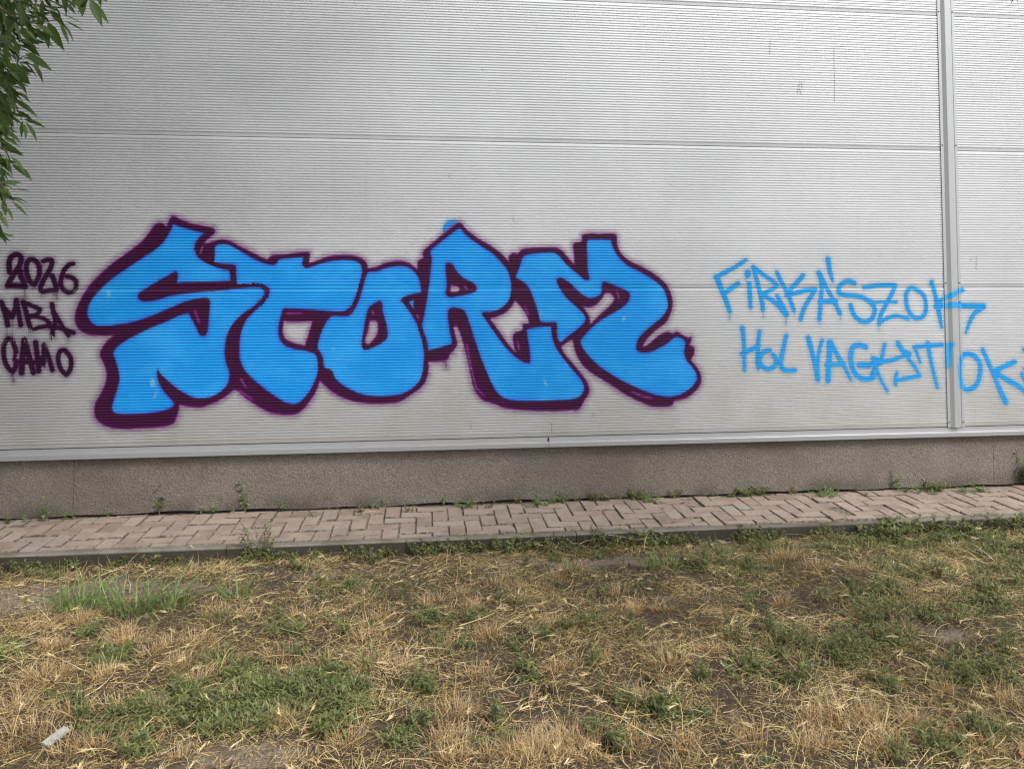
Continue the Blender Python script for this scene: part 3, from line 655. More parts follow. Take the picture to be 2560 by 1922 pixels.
graffiti_tag('graffiti_tag', 'thin sky-blue HOL VAGYTOK handwriting running across the cover strip', (2150, 990), [
    (Fz, [([(440,830),(455,950),(460,1100),(462,1265)], (44, 36, 36)), ([(438,1098),(520,1060),(610,1020)], 44), ([(620,865),(605,1000),(600,1130),(605,1245)], (36, 44, 38))]),
    (Fz, [([(725,1062),(660,1085),(622,1150),(640,1220),(700,1255),(770,1230),(792,1170),(760,1110)], 42)]),
    (Fz, [([(895,910),(870,1030),(840,1170),(850,1240),(900,1270),(985,1270)], 42)]),
    (Fz, [([(1125,935),(1165,1080),(1200,1220),(1225,1365)], 46), ([(1270,960),(1235,1080),(1220,1220),(1225,1365)], 36)]),
    (Fz, [([(1345,980),(1345,1100),(1335,1230),(1332,1375)], 52), ([(1355,975),(1420,1100),(1500,1230),(1570,1370)], (48, 42, 26)), ([(1312,1215),(1400,1210),(1495,1205)], 40)]),
    (Fz, [([(1722,1028),(1650,1005),(1590,1030),(1565,1120),(1580,1230),(1640,1330),(1720,1360),(1790,1345),(1818,1285)], 48), ([(1655,1212),(1740,1215),(1830,1205)], 46)]),
    (G_, [([(0,1215),(100,1210),(170,1195)], 44), ([(258,1000),(240,1080),(220,1170),(180,1215),(150,1260),(130,1330)], (36, 44, 46)), ([(140,1150),(190,1165)], 52), ([(170,1260),(220,1370),(288,1490)], (36, 32, 24)), ([(220,1185),(330,1165),(440,1125),(520,1105)], 40), ([(395,990),(440,1060),(515,1105)], 48), ([(490,1130),(560,1220),(615,1310)], 34), ([(618,1325),(520,1345),(380,1372)], 38), ([(385,1300),(368,1370),(370,1415)], 34)]),
    (G_, [([(565,1030),(700,1015),(850,1005),(950,998)], 38), ([(570,1030),(600,1110),(625,1185)], 30), ([(705,990),(730,1130),(765,1290),(805,1445)], (46, 36, 30)), ([(918,1010),(912,1100),(905,1225)], 48)]),
    (G_, [([(1075,1105),(1130,1098),(1200,1130),(1245,1200),(1245,1320),(1210,1420),(1130,1468),(1070,1450),(1040,1380),(1027,1270),(1045,1160),(1075,1105)], 46)]),
    (G_, [([(1275,1055),(1330,1180),(1400,1340),(1450,1460),(1515,1600)], (42, 44, 54)), ([(1605,1182),(1500,1230),(1390,1280)], 48), ([(1420,1300),(1550,1380),(1650,1435),(1760,1525)], 48)]),
    (G_, [([(1712,1055),(1760,1030),(1800,1080),(1770,1180),(1720,1260)], 46), ([(1685,1310),(1715,1375)], 42)]),
    ], M['tagblue'], 0, .0012, .05)
# scuffs and scratches on the panels
SC = [[(2000, 203), (1999, 216), (2001, 232)], [(1996, 212), (1994, 234)], [(2003, 205), (2006, 222)], [(1998, 222), (2003, 236)], [(2085, 120), (2086, 200), (2087, 255)],
      [(1926, 102), (1924, 135)], [(1367, 1052), (1377, 1058), (1376, 1066)], [(1378, 1058), (1380, 1083)], [(1176, 1062), (1179, 1071)], [(1482, 1033), (1485, 1043)],
      [(232, 308), (236, 306)], [(2441, 640), (2440, 672), (2443, 674)], [(2425, 652), (2431, 648)], [(1123, 437), (1123, 444)], [(1206, 172), (1206, 178)], [(1283, 545), (1283, 552)]]
scp = [to_wall(s) for s in SC]
for s_ in scp:
    o = child(paint('scuff', None, bnd(s_, .02), lambda Q, s_=s_: stroke_sdf(Q, s_, .0018), M['scuff'], .0009, .010, .003, .002))

# ------------------------------------------------------------------ grass and weeds
def blades(P, az, L, Wd, e0, e1, tint, seg=3, curl=None, grad=0.):
    """ribbons: base points P, heading az, length L, width Wd, start and end elevation"""
    n = len(P); rows = []
    cur = P.copy(); az = np.asarray(az); pos = [cur.copy()]; azs = [az]
    for k in range(seg):
        t = (k+.5)/seg; e = e0*(1-t)+e1*t; a = az+(curl*t if curl is not None else 0)
        step = (L/seg)[:, None]*np.stack([np.cos(a)*np.cos(e), np.sin(a)*np.cos(e), np.sin(e)], -1)
        cur = cur+step; pos.append(cur.copy()); azs.append(a)
    roll = rng.uniform(-.9, .9, n)
    V = np.zeros((n, (seg+1)*2, 3))
    for k in range(seg+1):
        a = azs[k]; w = Wd*(1-.9*(k/seg)**1.5)/2
        side = np.stack([-np.sin(a)*np.cos(roll), np.cos(a)*np.cos(roll), np.sin(roll)], -1)*w[:, None]
        V[:, 2*k] = pos[k]-side; V[:, 2*k+1] = pos[k]+side
    base = np.array([[2*k, 2*k+1, 2*k+3, 2*k+2] for k in range(seg)])
    F = (np.arange(n)[:, None, None]*(seg+1)*2+base[None]).reshape(-1, 4)
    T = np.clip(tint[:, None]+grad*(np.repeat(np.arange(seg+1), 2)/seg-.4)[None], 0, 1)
    return V.reshape(-1, 3), F, T.ravel()
def stack(parts):
    Vs, Fs, Ts = [], [], []; o = 0
    for V, F, T in parts:
        Vs.append(V); Fs.append(F+o); Ts.append(T); o += len(V)
    return np.concatenate(Vs), np.concatenate(Fs), np.concatenate(Ts)
AX0, AX1, AY0, AY1 = -5.0, 7.0, -4.8, -KY-.01
def scatter(n, fn=None):
    n = int(n*(AX1-AX0)*(AY1-AY0)/26.1)
    x = rng.uniform(AX0, AX1, n); y = rng.uniform(AY0, AY1, n)
    away = np.maximum(np.abs(x-1.0-.12*(y+5.2))-(.76*(y+5.2)+.45), -3.0-y)      # thinner out of the photographed ground
    ok = rng.uniform(0, 1, n) < np.interp(away, [0, .5, 3.5], [1, .38, .12])
    if fn is not None: ok &= rng.uniform(0, 1, n) < fn(x, y)
    return x[ok], y[ok]
GREEN = [(230, 1505, 95, 40, 1.0), (380, 1510, 90, 38, .9), (520, 1480, 70, 24, .6), (640, 1700, 190, 60, .45), (690, 1745, 150, 55, 1.3), (800, 1715, 80, 45, 1.0), (275, 1645, 42, 22, .9), (20, 1640, 40, 40, .8),
         (860, 1478, 170, 26, .7), (650, 1480, 120, 18, .5), (1660, 1398, 70, 26, 1.0), (1430, 1390, 80, 22, .5), (2100, 1372, 120, 18, 1.0), (2300, 1372, 140, 22, 1.1), (2470, 1360, 100, 26, 1.0),
         (350, 1790, 150, 40, .7), (1860, 1600, 120, 40, .25), (2080, 1520, 90, 40, .3), (2480, 1540, 100, 40, .6), (960, 1790, 120, 40, .25), (1080, 1590, 30, 25, .6), (730, 1575, 25, 25, .6), (1900, 1480, 80, 25, .3)]
_green = [(gnd(a, b), gnd(a+rx, b)[0]-gnd(a, b)[0], abs(gnd(a, b+ry)[1]-gnd(a, b-ry)[1])/2, s) for a, b, rx, ry, s in GREEN]
def green_at(x, y):
    v = np.zeros_like(x)
    for p, rx, ry, s in _green: v = np.maximum(v, s*np.exp(-(((x-p[0])/rx)**2+((y-p[1])/ry)**2)))
    return v*np.clip(.75+.9*fnoise(x, y, 9, 6), .1, 1.5)
def dens(x, y):
    b = np.clip(bare_at(x, y), 0, 1); c = np.clip(.68+.85*fnoise(x, y, 4.2, 5)+.95*fnoise(x, y, 13, 7), .06, 1)
    return c*(1-.78*b)*(1-.93*hole_at(x, y))*(1-.55*np.clip(green_at(x, y), 0, 1))
# matted straw lying on the soil
x, y = scatter(200000, dens); n = len(x)
P = np.stack([x, y, g_at(x, y)+rng.uniform(0, .016, n)**1.0], -1)
dirn = 2.5*fnoise(x, y, 3.5, 8)*2
az = np.where(rng.uniform(0, 1, n) < .45, dirn+rng.normal(0, .5, n), rng.uniform(0, 6.28, n))
L = rng.gamma(2.4, .020, n)+.012
tint = np.clip(.44+.42*fnoise(x, y, 3, 9)+rng.normal(0, .24, n), 0, 1)
A = blades(P, az, L, rng.uniform(.0009, .0023, n), rng.normal(.24, .34, n), rng.normal(-.12, .35, n), tint, 3, rng.normal(0, .5, n))
# fine chopped thatch
x, y = scatter(190000, lambda x, y: .35+.65*dens(x, y)); n = len(x)
P = np.stack([x, y, g_at(x, y)+rng.uniform(0, .006, n)], -1)
tint = np.clip(.32+.28*fnoise(x, y, 3, 9)+rng.normal(0, .2, n), 0, 1)
B = blades(P, rng.uniform(0, 6.28, n), rng.gamma(2.5, .006, n)+.006, rng.uniform(.0010, .0024, n), rng.normal(.05, .2, n), rng.normal(0, .2, n), tint, 1)
# long single stalks with bristly ears
x, y = scatter(2600, dens); n = len(x)
P = np.stack([x, y, g_at(x, y)+rng.uniform(.006, .03, n)], -1)
az = rng.uniform(0, 6.28, n); Ls = rng.uniform(.08, .24, n); e0 = rng.normal(.22, .25, n); e1 = rng.normal(-.12, .2, n)
C = blades(P, az, Ls, rng.uniform(.0016, .0028, n), e0, e1, np.clip(rng.normal(.75, .15, n), 0, 1), 4, rng.normal(0, .6, n))
tips = C[0].reshape(n, 10, 3)[:, 8:].mean(1); sel = rng.uniform(0, 1, n) < .5
tp = tips[sel]; ta = az[sel]; q = 13
EP = np.repeat(tp, q, 0); Ea = np.repeat(ta, q)+rng.normal(0, .34, len(EP)); off = np.tile(np.linspace(-.018, .016, q), len(tp))
EP = EP+np.stack([np.cos(np.repeat(ta, q))*off, np.sin(np.repeat(ta, q))*off, np.full(len(EP), .001)], -1)
D = blades(EP, Ea, rng.uniform(.018, .036, len(EP)), rng.uniform(.0018, .0032, len(EP)), rng.normal(.1, .3, len(EP)), rng.normal(.05, .3, len(EP)), np.clip(rng.normal(.86, .1, len(EP)), 0, 1), 2)
def obj_blades(name, parts, mat, label, cat):
    groups = {}
    V, F, T = stack(parts)
    o = link(name, fastmesh(name, V, F, {'tint': T}), None, mat); tag(o, label, cat, kind='stuff'); return o
# straw and dust blown on to the paving
n = 420; x = rng.uniform(-3.2, 4.8, n); y = -KY+.02+(KY+.02)*np.where(rng.uniform(0, 1, n) < .5, rng.uniform(0, 1, n)**2.2, 1-rng.uniform(0, 1, n)**2.5*.3-.02)
Bp = blades(np.stack([x, y, rng.uniform(.003, .007, n)], -1), rng.uniform(0, 6.28, n), rng.gamma(2.2, .014, n)+.006, rng.uniform(.0010, .0022, n), np.zeros(n)+.03, np.zeros(n)-.02, np.clip(rng.normal(.55, .25, n), 0, 1), 2, rng.normal(0, .5, n))
obj_blades('dry_straw', [A, B, Bp], M['straw'], 'matted dry straw covering the bare lawn in front of the kerb', 'straw')
obj_blades('dry_grass_stalks', [C, D], M['straw'], 'long pale dry grass stalks with bristly seed ears over the straw', 'grass')
# golden tussocks of dead grass
TUF = [(500,1612,1),(310,1588,1),(110,1705,1.4),(90,1565,1),(260,1700,.9),(140,1620,.8),(60,1850,1.3),(180,1790,1),(1180,1518,1),(1225,1592,1.2),(1590,1522,1.1),(1662,1530,.7),(1130,1795,1.3),(1400,1862,1.5),(1300,1885,1.5),(1470,1880,1.3),(1345,1905,1.3),(1590,1870,.9),
       (1955,1512,1),(1680,1672,1.2),(2110,1795,1.2),(2180,1812,1.1),(2080,1840,1.2),(2260,1495,1),(2010,1885,1),(2285,1825,1.2),(1430,1420,1),(1400,1440,1.1),(560,1395,.8),(2380,1375,1),(1980,1392,1.1),(1950,1400,1.1),(2150,1425,.9),(2230,1460,.8),(925,1560,.9),(1300,1500,1),(960,1540,.8),
       (1100,1620,.8),(1195,1690,.9),(1120,1870,1),(870,1870,.9),(700,1640,.8),(560,1660,.9),(420,1620,.8),(2040,1420,1),(2440,1850,1.1),(2520,1760,1),(2480,1890,1),(1720,1880,.9),(1640,1640,.9),(1780,1640,.8),(1540,1480,.9),(1330,1470,.9),(1240,1460,.8),(1090,1500,.8),(760,1540,.8),(610,1540,.8),(200,1560,.9),(380,1640,.7),(30,1780,1.1),(250,1880,1),(800,1660,.8),(1010,1670,.8),(2330,1700,.7),(1880,1870,.9),(2210,1880,1)]
parts = []; gparts = []
TUF += [(rng.uniform(0, 2560), 1470+450*rng.uniform()**.9, rng.uniform(.45, 1.0)) for _ in range(46)]
for (a, b, s) in TUF:
    c = gnd(a, b); k = int(150*s); r = .045*s*rng.uniform(.8, 1.4); sx_, sy_ = rng.uniform(.8, 2.2), rng.uniform(.5, 1.2)
    rr = r*np.sqrt(rng.uniform(0, 1, k)); th = rng.uniform(0, 6.28, k)
    x = c[0]+rr*np.cos(th)*sx_+.3*rr*np.sin(th); y = c[1]+rr*np.sin(th)*sy_
    P = np.stack([x, y, g_at(x, y)-.002], -1); lean = rng.uniform(0, 6.28)
    az = th+rng.normal(0, .7, k)
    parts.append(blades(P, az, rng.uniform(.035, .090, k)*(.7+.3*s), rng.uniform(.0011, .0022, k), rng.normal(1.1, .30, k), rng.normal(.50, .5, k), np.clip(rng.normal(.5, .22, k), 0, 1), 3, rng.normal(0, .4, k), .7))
x, y = scatter(16000, lambda x, y: dens(x, y)*np.clip(.1+1.3*fnoise(x, y, 5, 12), 0, 1)); k = len(x)
P = np.stack([x, y, g_at(x, y)], -1)
parts.append(blades(P, rng.uniform(0, 6.28, k), rng.uniform(.025, .075, k), rng.uniform(.0010, .0020, k), rng.normal(.8, .35, k), rng.normal(.1, .5, k), np.clip(rng.normal(.55, .25, k), 0, 1), 3, rng.normal(0, .6, k)))
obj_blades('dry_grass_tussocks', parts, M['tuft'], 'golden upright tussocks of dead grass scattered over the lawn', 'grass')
# green grass
x, y = scatter(190000, lambda x, y: green_at(x, y)*.55); k = len(x)
P = np.stack([x, y, g_at(x, y)-.002], -1)
gparts.append(blades(P, rng.uniform(0, 6.28, k), rng.uniform(.02, .06, k), rng.uniform(.0014, .0030, k), rng.normal(.9, .35, k), rng.normal(.1, .5, k), np.clip(rng.normal(.40, .22, k)+.1*fnoise(x, y, 5, 10), 0, 1), 3, rng.normal(0, .5, k)))
x, y = scatter(60000, lambda x, y: np.clip(.12+.5*fnoise(x, y, 3.1, 17)+.05*(x-1), .02, .5)); k = len(x)
P = np.stack([x, y, g_at(x, y)-.002], -1)
gparts.append(blades(P, rng.uniform(0, 6.28, k), rng.uniform(.02, .055, k), rng.uniform(.0014, .0028, k), rng.normal(.9, .35, k), rng.normal(.2, .5, k), np.clip(rng.normal(.68, .25, k), 0, 1), 3, rng.normal(0, .5, k)))
obj_blades('green_grass', gparts, M['green'], 'patches of short green grass growing through the straw', 'grass')

def leafset(P, az, pit, L, Wd, tint):
    """folded little leaves"""
    n = len(P); d = np.stack([np.cos(az)*np.cos(pit), np.sin(az)*np.cos(pit), np.sin(pit)], -1)
    s = np.stack([-np.sin(az), np.cos(az), np.zeros(n)], -1); u = np.cross(d, s)
    V = np.zeros((n, 6, 3))
    V[:, 0] = P; V[:, 1] = P+d*(L*.42)[:, None]+s*(Wd/2)[:, None]+u*(Wd*.18)[:, None]; V[:, 2] = P+d*L[:, None]-u*(L*.12)[:, None]
    V[:, 3] = P+d*(L*.42)[:, None]-s*(Wd/2)[:, None]+u*(Wd*.18)[:, None]; V[:, 4] = P+d*(L*.45)[:, None]; V[:, 5] = P+d*(L*.8)[:, None]-u*(L*.05)[:, None]
    F = np.array([[0, 1, 4, 4], [0, 4, 3, 3]])
    T = np.array([[0, 4, 1], [1, 4, 5], [1, 5, 2], [0, 3, 4], [3, 5, 4], [3, 2, 5]])
    F = (np.arange(n)[:, None, None]*6+T[None]).reshape(-1, 3)
    return V.reshape(-1, 3), F, np.repeat(tint, 6)
def weed_arrays(r, height, nst, nlf, lmin, lmax, upright=.5, flop=0.):
    """leaf bases, headings and stems of one bushy weed about the origin"""
    stems = []; LP = []; LA = []; LI = []
    for i in range(nst):
        th = rng.uniform(0, 6.28); rad = r*math.sqrt(rng.uniform(.05, 1)); hh = height*rng.uniform(.45, 1)*(1-flop*rad/max(r, 1e-6)*.6)
        p0 = np.array([rad*.25*math.cos(th), rad*.25*math.sin(th), 0]); p2 = np.array([rad*math.cos(th), rad*math.sin(th), hh])
        p1 = (p0+p2)/2+np.array([0, 0, hh*.22*(1-upright)])+rng.normal(0, .004, 3)
        pts = [((1-t)**2)*p0+2*t*(1-t)*p1+t*t*p2 for t in (0, .35, .7, 1)]
        stems.append(tube(pts, [.0016, .0013, .001, .0006], 4))
        for j in range(nlf):
            t = rng.uniform(.2, 1.0) if j else 1.0
            LP.append(((1-t)**2)*p0+2*t*(1-t)*p1+t*t*p2); LA.append(rng.uniform(0, 6.28)); LI.append(rng.normal(.25, .4))
    return stems, np.array(LP), np.array(LA), np.array(LI)
def weed_variant(mat, **kw):
    lmin, lmax = kw['lmin'], kw['lmax']
    st, LP, LA, LI = weed_arrays(**kw); n = len(LP)
    L = rng.uniform(lmin, lmax, n)
    V, F, T = leafset(LP, LA, LI, L, L*rng.uniform(.38, .55, n), np.clip(rng.normal(.45, .22, n), 0, .99))
    fm = fastmesh('foliage', V, F, {'tint': T}); fm.materials.append(mat)
    sm = mesh('stem', *join(st)); sm.materials.append(M['stem'])
    return fm, sm
VAR = {
    'seedling': [weed_variant(M['fresh'], r=.018, height=.085, nst=1, nlf=14, lmin=.016, lmax=.030, upright=1) for _ in range(4)],
    'tall': [weed_variant(M['fresh'], r=.022, height=.13, nst=2, nlf=13, lmin=.018, lmax=.036, upright=1) for _ in range(3)],
    'mat': [weed_variant(M['fresh'], r=.075, height=.045, nst=16, nlf=9, lmin=.009, lmax=.018, upright=.3) for _ in range(4)],
    'bush': [weed_variant(M['weed'], r=.085, height=.085, nst=15, nlf=12, lmin=.014, lmax=.028, upright=.4) for _ in range(5)],
    'tallbush': [weed_variant(M['weed'], r=.10, height=.20, nst=16, nlf=16, lmin=.014, lmax=.030, upright=.7) for _ in range(2)],
    'tallfresh': [weed_variant(M['fresh'], r=.085, height=.17, nst=26, nlf=18, lmin=.014, lmax=.030, upright=.6)],
    'small': [weed_variant(M['weed'], r=.04, height=.055, nst=6, nlf=9, lmin=.011, lmax=.022, upright=.5) for _ in range(4)],
}
def plant(name, label, loc, kind, s, group):
    fm, sm = random.choice(VAR[kind]); r = empty(name, tuple(loc)); r.rotation_euler = (random.gauss(0, .08), random.gauss(0, .08), random.uniform(0, 6.28)); s *= (1.2 if name == 'wall_weed' else 1.04); r.scale = (s, s, s*random.uniform(.9, 1.1))
    tag(r, label, 'weed', group)
    link('foliage', fm, r); link('stem', sm, r); return r
ORD = ['first', 'second', 'third', 'fourth', 'fifth', 'sixth', 'seventh', 'eighth', 'ninth', 'tenth', 'eleventh', 'twelfth', 'thirteenth', 'fourteenth', 'fifteenth', 'sixteenth', 'seventeenth', 'eighteenth', 'nineteenth', 'twentieth',
       'twenty-first', 'twenty-second', 'twenty-third', 'twenty-fourth', 'twenty-fifth', 'twenty-sixth', 'twenty-seventh', 'twenty-eighth', 'twenty-ninth', 'thirtieth', 'thirty-first', 'thirty-second', 'thirty-third', 'thirty-fourth', 'thirty-fifth', 'thirty-sixth', 'thirty-seventh', 'thirty-eighth', 'thirty-ninth', 'fortieth',
       'forty-first', 'forty-second', 'forty-third', 'forty-fourth', 'forty-fifth', 'forty-sixth', 'forty-seventh', 'forty-eighth', 'forty-ninth', 'fiftieth']
DESC = dict(tallfresh='bushy green weed', seedling='small upright green seedling', tall='tall pale green seedling', mat='low spreading fresh green weed mat', bush='leafy dark green weed clump', tallbush='tall bushy green weed', small='tiny dark green weed')
WF = [(20,1306,'small',.9),(60,1306,'seedling',.7),(117,1302,'tall',.95),(162,1300,'seedling',.8),(184,1296,'seedling',.6),(275,1286,'seedling',.7),(396,1288,'tall',1.15),(506,1279,'seedling',.8),(538,1278,'seedling',.9),(587,1277,'seedling',.5),(613,1279,'tall',1.15),(712,1269,'seedling',.8),(781,1292,'small',.7),
      (904,1280,'small',.8),(945,1262,'mat',.75),(962,1256,'seedling',.7),(1024,1278,'small',.8),(1107,1260,'seedling',1.0),(1168,1265,'mat',1.0),(1224,1268,'small',.8),(1295,1258,'small',.8),(1362,1258,'mat',1.0),(1388,1248,'tall',.75),(1400,1255,'mat',.8),(1443,1250,'small',.8),(1484,1250,'bush',.75),(1510,1247,'small',.7),(1544,1246,'small',.8),
      (1583,1245,'bush',.9),(1604,1243,'mat',.9),(1631,1254,'mat',1.0),(1690,1243,'bush',.65),(1785,1240,'small',.6),(1831,1240,'small',1.0),(1868,1240,'bush',.8),(1898,1235,'bush',.75),(1980,1234,'small',.9),(2060,1240,'mat',1.1),(2085,1238,'mat',.9),(2135,1226,'small',.7),(2165,1240,'small',.7),(2243,1226,'tall',.9),(2255,1228,'mat',.8),(2310,1232,'mat',1.1),(2340,1227,'bush',1.05),(2420,1231,'mat',.9),(2455,1227,'mat',.9),(2568,1211,'tallfresh',1.15)]
def gz(a, b, z): p = gnd(a, b, z); return p
for i, (a, b, kd, s) in enumerate(WF):
    p = gnd(a, b, 0.0); p[1] = min(p[1], PY-.012); p[2] = -.010
    lab = DESC[kd]+' along the plinth foot, '+ORD[i]+' plant from the left'
    if kd == 'tallfresh': lab = 'bushy green weed against the plinth at the right edge of the photo'
    plant('wall_weed', lab, p, kd, s, 'weeds along the plinth foot')
KW = [(60,1412,'bush',.9),(85,1410,'bush',.8),(162,1405,'bush',.75),(205,1400,'bush',.7),(285,1408,'small',.9),(312,1404,'bush',.8),(385,1408,'bush',.8),(446,1398,'small',1.2),(535,1395,'small',1.0),(620,1398,'bush',.9),(655,1395,'tallbush',1.1),(690,1390,'bush',.9),(735,1388,'bush',.65),(788,1386,'bush',.75),(828,1380,'small',1.0),
      (892,1388,'bush',.9),(925,1400,'bush',.9),(975,1375,'bush',.75),(1040,1370,'bush',.9),(1085,1370,'bush',1.0),(1130,1366,'bush',1.0),(1175,1366,'bush',.9),(1228,1366,'bush',.9),(1265,1362,'bush',1.05),(1310,1358,'bush',1.0),(1355,1354,'bush',.95),(1410,1356,'bush',1.0),(1468,1340,'tallbush',.75),(1510,1345,'bush',1.1),
      (1560,1342,'bush',1.2),(1605,1340,'bush',1.15),(1650,1344,'bush',1.1),(1690,1338,'bush',.8),(1720,1332,'small',1.1),(1845,1330,'bush',1.0),(1880,1332,'bush',1.2),(1925,1342,'bush',1.0),(2030,1318,'tallbush',.6),(2140,1315,'bush',1.1),(2190,1322,'bush',1.3),(2240,1326,'bush',1.35),(2300,1320,'bush',1.3),(2350,1315,'bush',1.3),(2400,1312,'bush',1.1),(2455,1306,'tallbush',.65),(2500,1308,'bush',1.2),(2550,1306,'bush',1.2)]
for i, (a, b, kd, s) in enumerate(KW):
    p = gnd(a, b); p[1] = min(p[1], -KY-.035*s); p[2] = float(g_at(p[0], p[1]))-.004
    plant('kerb_weed', DESC[kd]+' against the kerb face, '+ORD[i]+' plant from the left', p, kd, s, 'weeds against the kerb')
# tufts of long green grass, each a plant of its own
def grass_tuft(label, a, b, n_, h, spread, lean=0.):
    c = gnd(a, b); rr = spread*np.sqrt(rng.uniform(0, 1, n_)); th = rng.uniform(0, 6.28, n_)
    x = rr*np.cos(th); y = rr*np.sin(th)*.6; P = np.stack([x, y, g_at(x+c[0], y+c[1])-float(g_at(c[0], c[1]))-.003], -1)
    V, F, T = blades(P, th+rng.normal(0, .8, n_), rng.uniform(.45, 1, n_)*h, rng.uniform(.0035, .0080, n_), rng.normal(1.10, .28, n_), rng.normal(.35, .5, n_), np.clip(rng.normal(.58, .2, n_), 0, 1), 4, rng.normal(0, .4, n_))
    o = link('grass_tuft', fastmesh('grass_tuft', V, F, {'tint': T}), None, M['green']); o.location = (c[0], c[1], float(g_at(c[0], c[1])))
    tag(o, label, 'grass tuft', 'long green grass tufts')
grass_tuft('long-bladed green grass tuft beside the bare path, leftmost of the large tufts', 200, 1522, 90, .25, .10)
grass_tuft('long-bladed green grass tuft just right of the leftmost large tuft', 330, 1535, 80, .27, .10)
grass_tuft('sprawling dark green grass tuft at the right end of the left group', 420, 1522, 56, .27, .08)
grass_tuft('small green grass tuft between the dry straw left of centre', 590, 1498, 40, .20, .06)
grass_tuft('short bluish green grass tuft near the left edge in the straw', 275, 1662, 46, .085, .05)
grass_tuft('green grass tuft at the very left edge of the lawn', 12, 1640, 40, .11, .06)
grass_tuft('dense upright green grass tuft in front of the kerb right of centre', 1660, 1412, 70, .13, .10)
grass_tuft('thin fresh green blades at the bottom edge right of centre', 1905, 1925, 8, .07, .02)
# ground cover leaves (nobody could count them)
LW = [(700,1745,150,60,3600,1.15),(830,1745,110,55,1700,1.1),(540,1770,150,55,1500,1.0),(640,1700,110,45,1200,.9),(810,1700,70,40,800,.9),(380,1790,130,40,1300,1),(560,1560,120,40,250,.8),(1440,1385,120,20,500,.9),(1550,1460,90,30,260,.9),(1400,1460,70,28,240,.9),(1250,1440,120,30,300,.8),(880,1470,150,22,900,.6),
      (1760,1410,80,30,700,1),(1830,1420,60,30,400,.9),(1900,1370,70,30,900,1),(2060,1360,60,26,600,1),(2180,1350,140,26,2200,1),(2330,1350,150,30,2200,1),(2480,1360,100,34,1600,1),(2280,1420,130,26,1500,.95),(2500,1420,80,50,1200,1),(2470,1500,100,50,1700,1),(2200,1495,90,40,1700,1),(2330,1545,60,26,600,1),
      (1900,1430,60,30,400,.9),(1890,1490,50,30,300,.8),(1960,1610,90,40,1100,1),(2110,1630,80,45,1500,1),(2230,1610,70,40,700,1),(2190,1580,60,30,500,1),(2400,1670,90,34,1300,1),(2390,1710,60,26,600,1),(1990,1720,50,20,350,.9),(1650,1790,60,34,700,1),(1720,1810,34,26,350,1),(1560,1770,40,20,250,1),
      (1880,1680,60,40,600,.9),(2480,1850,60,40,300,1),(2380,1890,60,30,350,1),(2240,1900,40,24,250,1),(1080,1545,34,22,260,1),(720,1565,22,22,150,1),(1300,1600,60,40,320,.9),(1110,1620,50,24,260,.9),(1010,1860,50,30,260,1),(1060,1720,50,24,220,.9),(1490,1560,60,40,220,.8),(1580,1600,60,30,220,.8),(870,1760,80,40,420,1),(300,1640,60,24,250,.9),(180,1760,60,30,160,.9)]
LW += [(rng.uniform(900, 2560) if rng.uniform() < .75 else rng.uniform(0, 900), rng.uniform(1400, 1915), rng.uniform(14, 60), rng.uniform(8, 26), int(rng.uniform(20, 110)), rng.uniform(.7, 1.1)) for _ in range(48)]
leafp = []
for (a, b, rx, ry, k, s) in LW:
    if a > 1240: k = int(k*.6)
    u = rng.normal(0, .55, k); v = rng.normal(0, .55, k)
    P = np.array([gnd(a+rx*uu, b+ry*vv) for uu, vv in zip(u, v)])
    ok = P[:, 1] < -KY-.02; P = P[ok]; k = len(P)
    hgt = (.045*s)*np.clip(1-(u[ok]**2+v[ok]**2)*.5, .15, 1)*np.clip(.6+.8*fnoise(P[:, 0], P[:, 1], 16, 11), .2, 1.4)
    P[:, 2] = g_at(P[:, 0], P[:, 1])+hgt*rng.uniform(.15, 1, k)
    Lf = rng.uniform(.010, .024, k)*s
    leafp.append(leafset(P, rng.uniform(0, 6.28, k), rng.normal(.25, .45, k), Lf, Lf*rng.uniform(.3, .5, k), np.clip(rng.normal(.38, .2, k), 0, .99)))
V, F, T = stack(leafp)
o = link('weed_ground_cover', fastmesh('weed_ground_cover', V, F, {'tint': T}), None, M['weed']); tag(o, 'low dull green weed leaves spreading through the dry lawn', 'ground cover', kind='stuff')
# taller branching weeds in the same masses, stems and leaves
wl, ws = [], []
for (a, b, rx, ry, k, s) in LW:
    big = a < 900
    for _ in range(max(2, int(k/(150 if big else 95)))):
        c = gnd(a+rx*rng.normal(0, .6), b+ry*rng.normal(0, .6))
        if c[1] > -KY-.05: continue
        c[2] = float(g_at(c[0], c[1]))-.003
        st, LP, LA, LI = weed_arrays(rng.uniform(.025, .075), rng.uniform(.035, .115 if not big else .09), int(rng.integers(3, 9)), int(rng.integers(7, 14)), .01, .03, .55)
        nL = len(LP); Lf = rng.uniform(.010, .024, nL)*(1.5 if big else 1.0)*rng.uniform(.8, 1.25)
        wl.append(leafset(LP+c, LA, LI, Lf, Lf*(rng.uniform(.2, .3, nL) if big else rng.uniform(.34, .5, nL)), np.clip(rng.normal(rng.uniform(.15, .6), .15, nL), 0, .99)))
        for v, f in st: ws.append(([p+c for p in v], f))
V, F, T = stack(wl)
o = link('branching_lawn_weeds', fastmesh('branching_lawn_weeds', V, F, {'tint': T}), None, M['weed']); tag(o, 'taller leafy weeds standing in loose masses across the dry lawn', 'ground cover', kind='stuff')
sv, sf = join(ws); so_ = link('stems', fastmesh('stems', np.array(sv), np.array(sf)), o, M['stem']); tag(so_, kind='stuff')
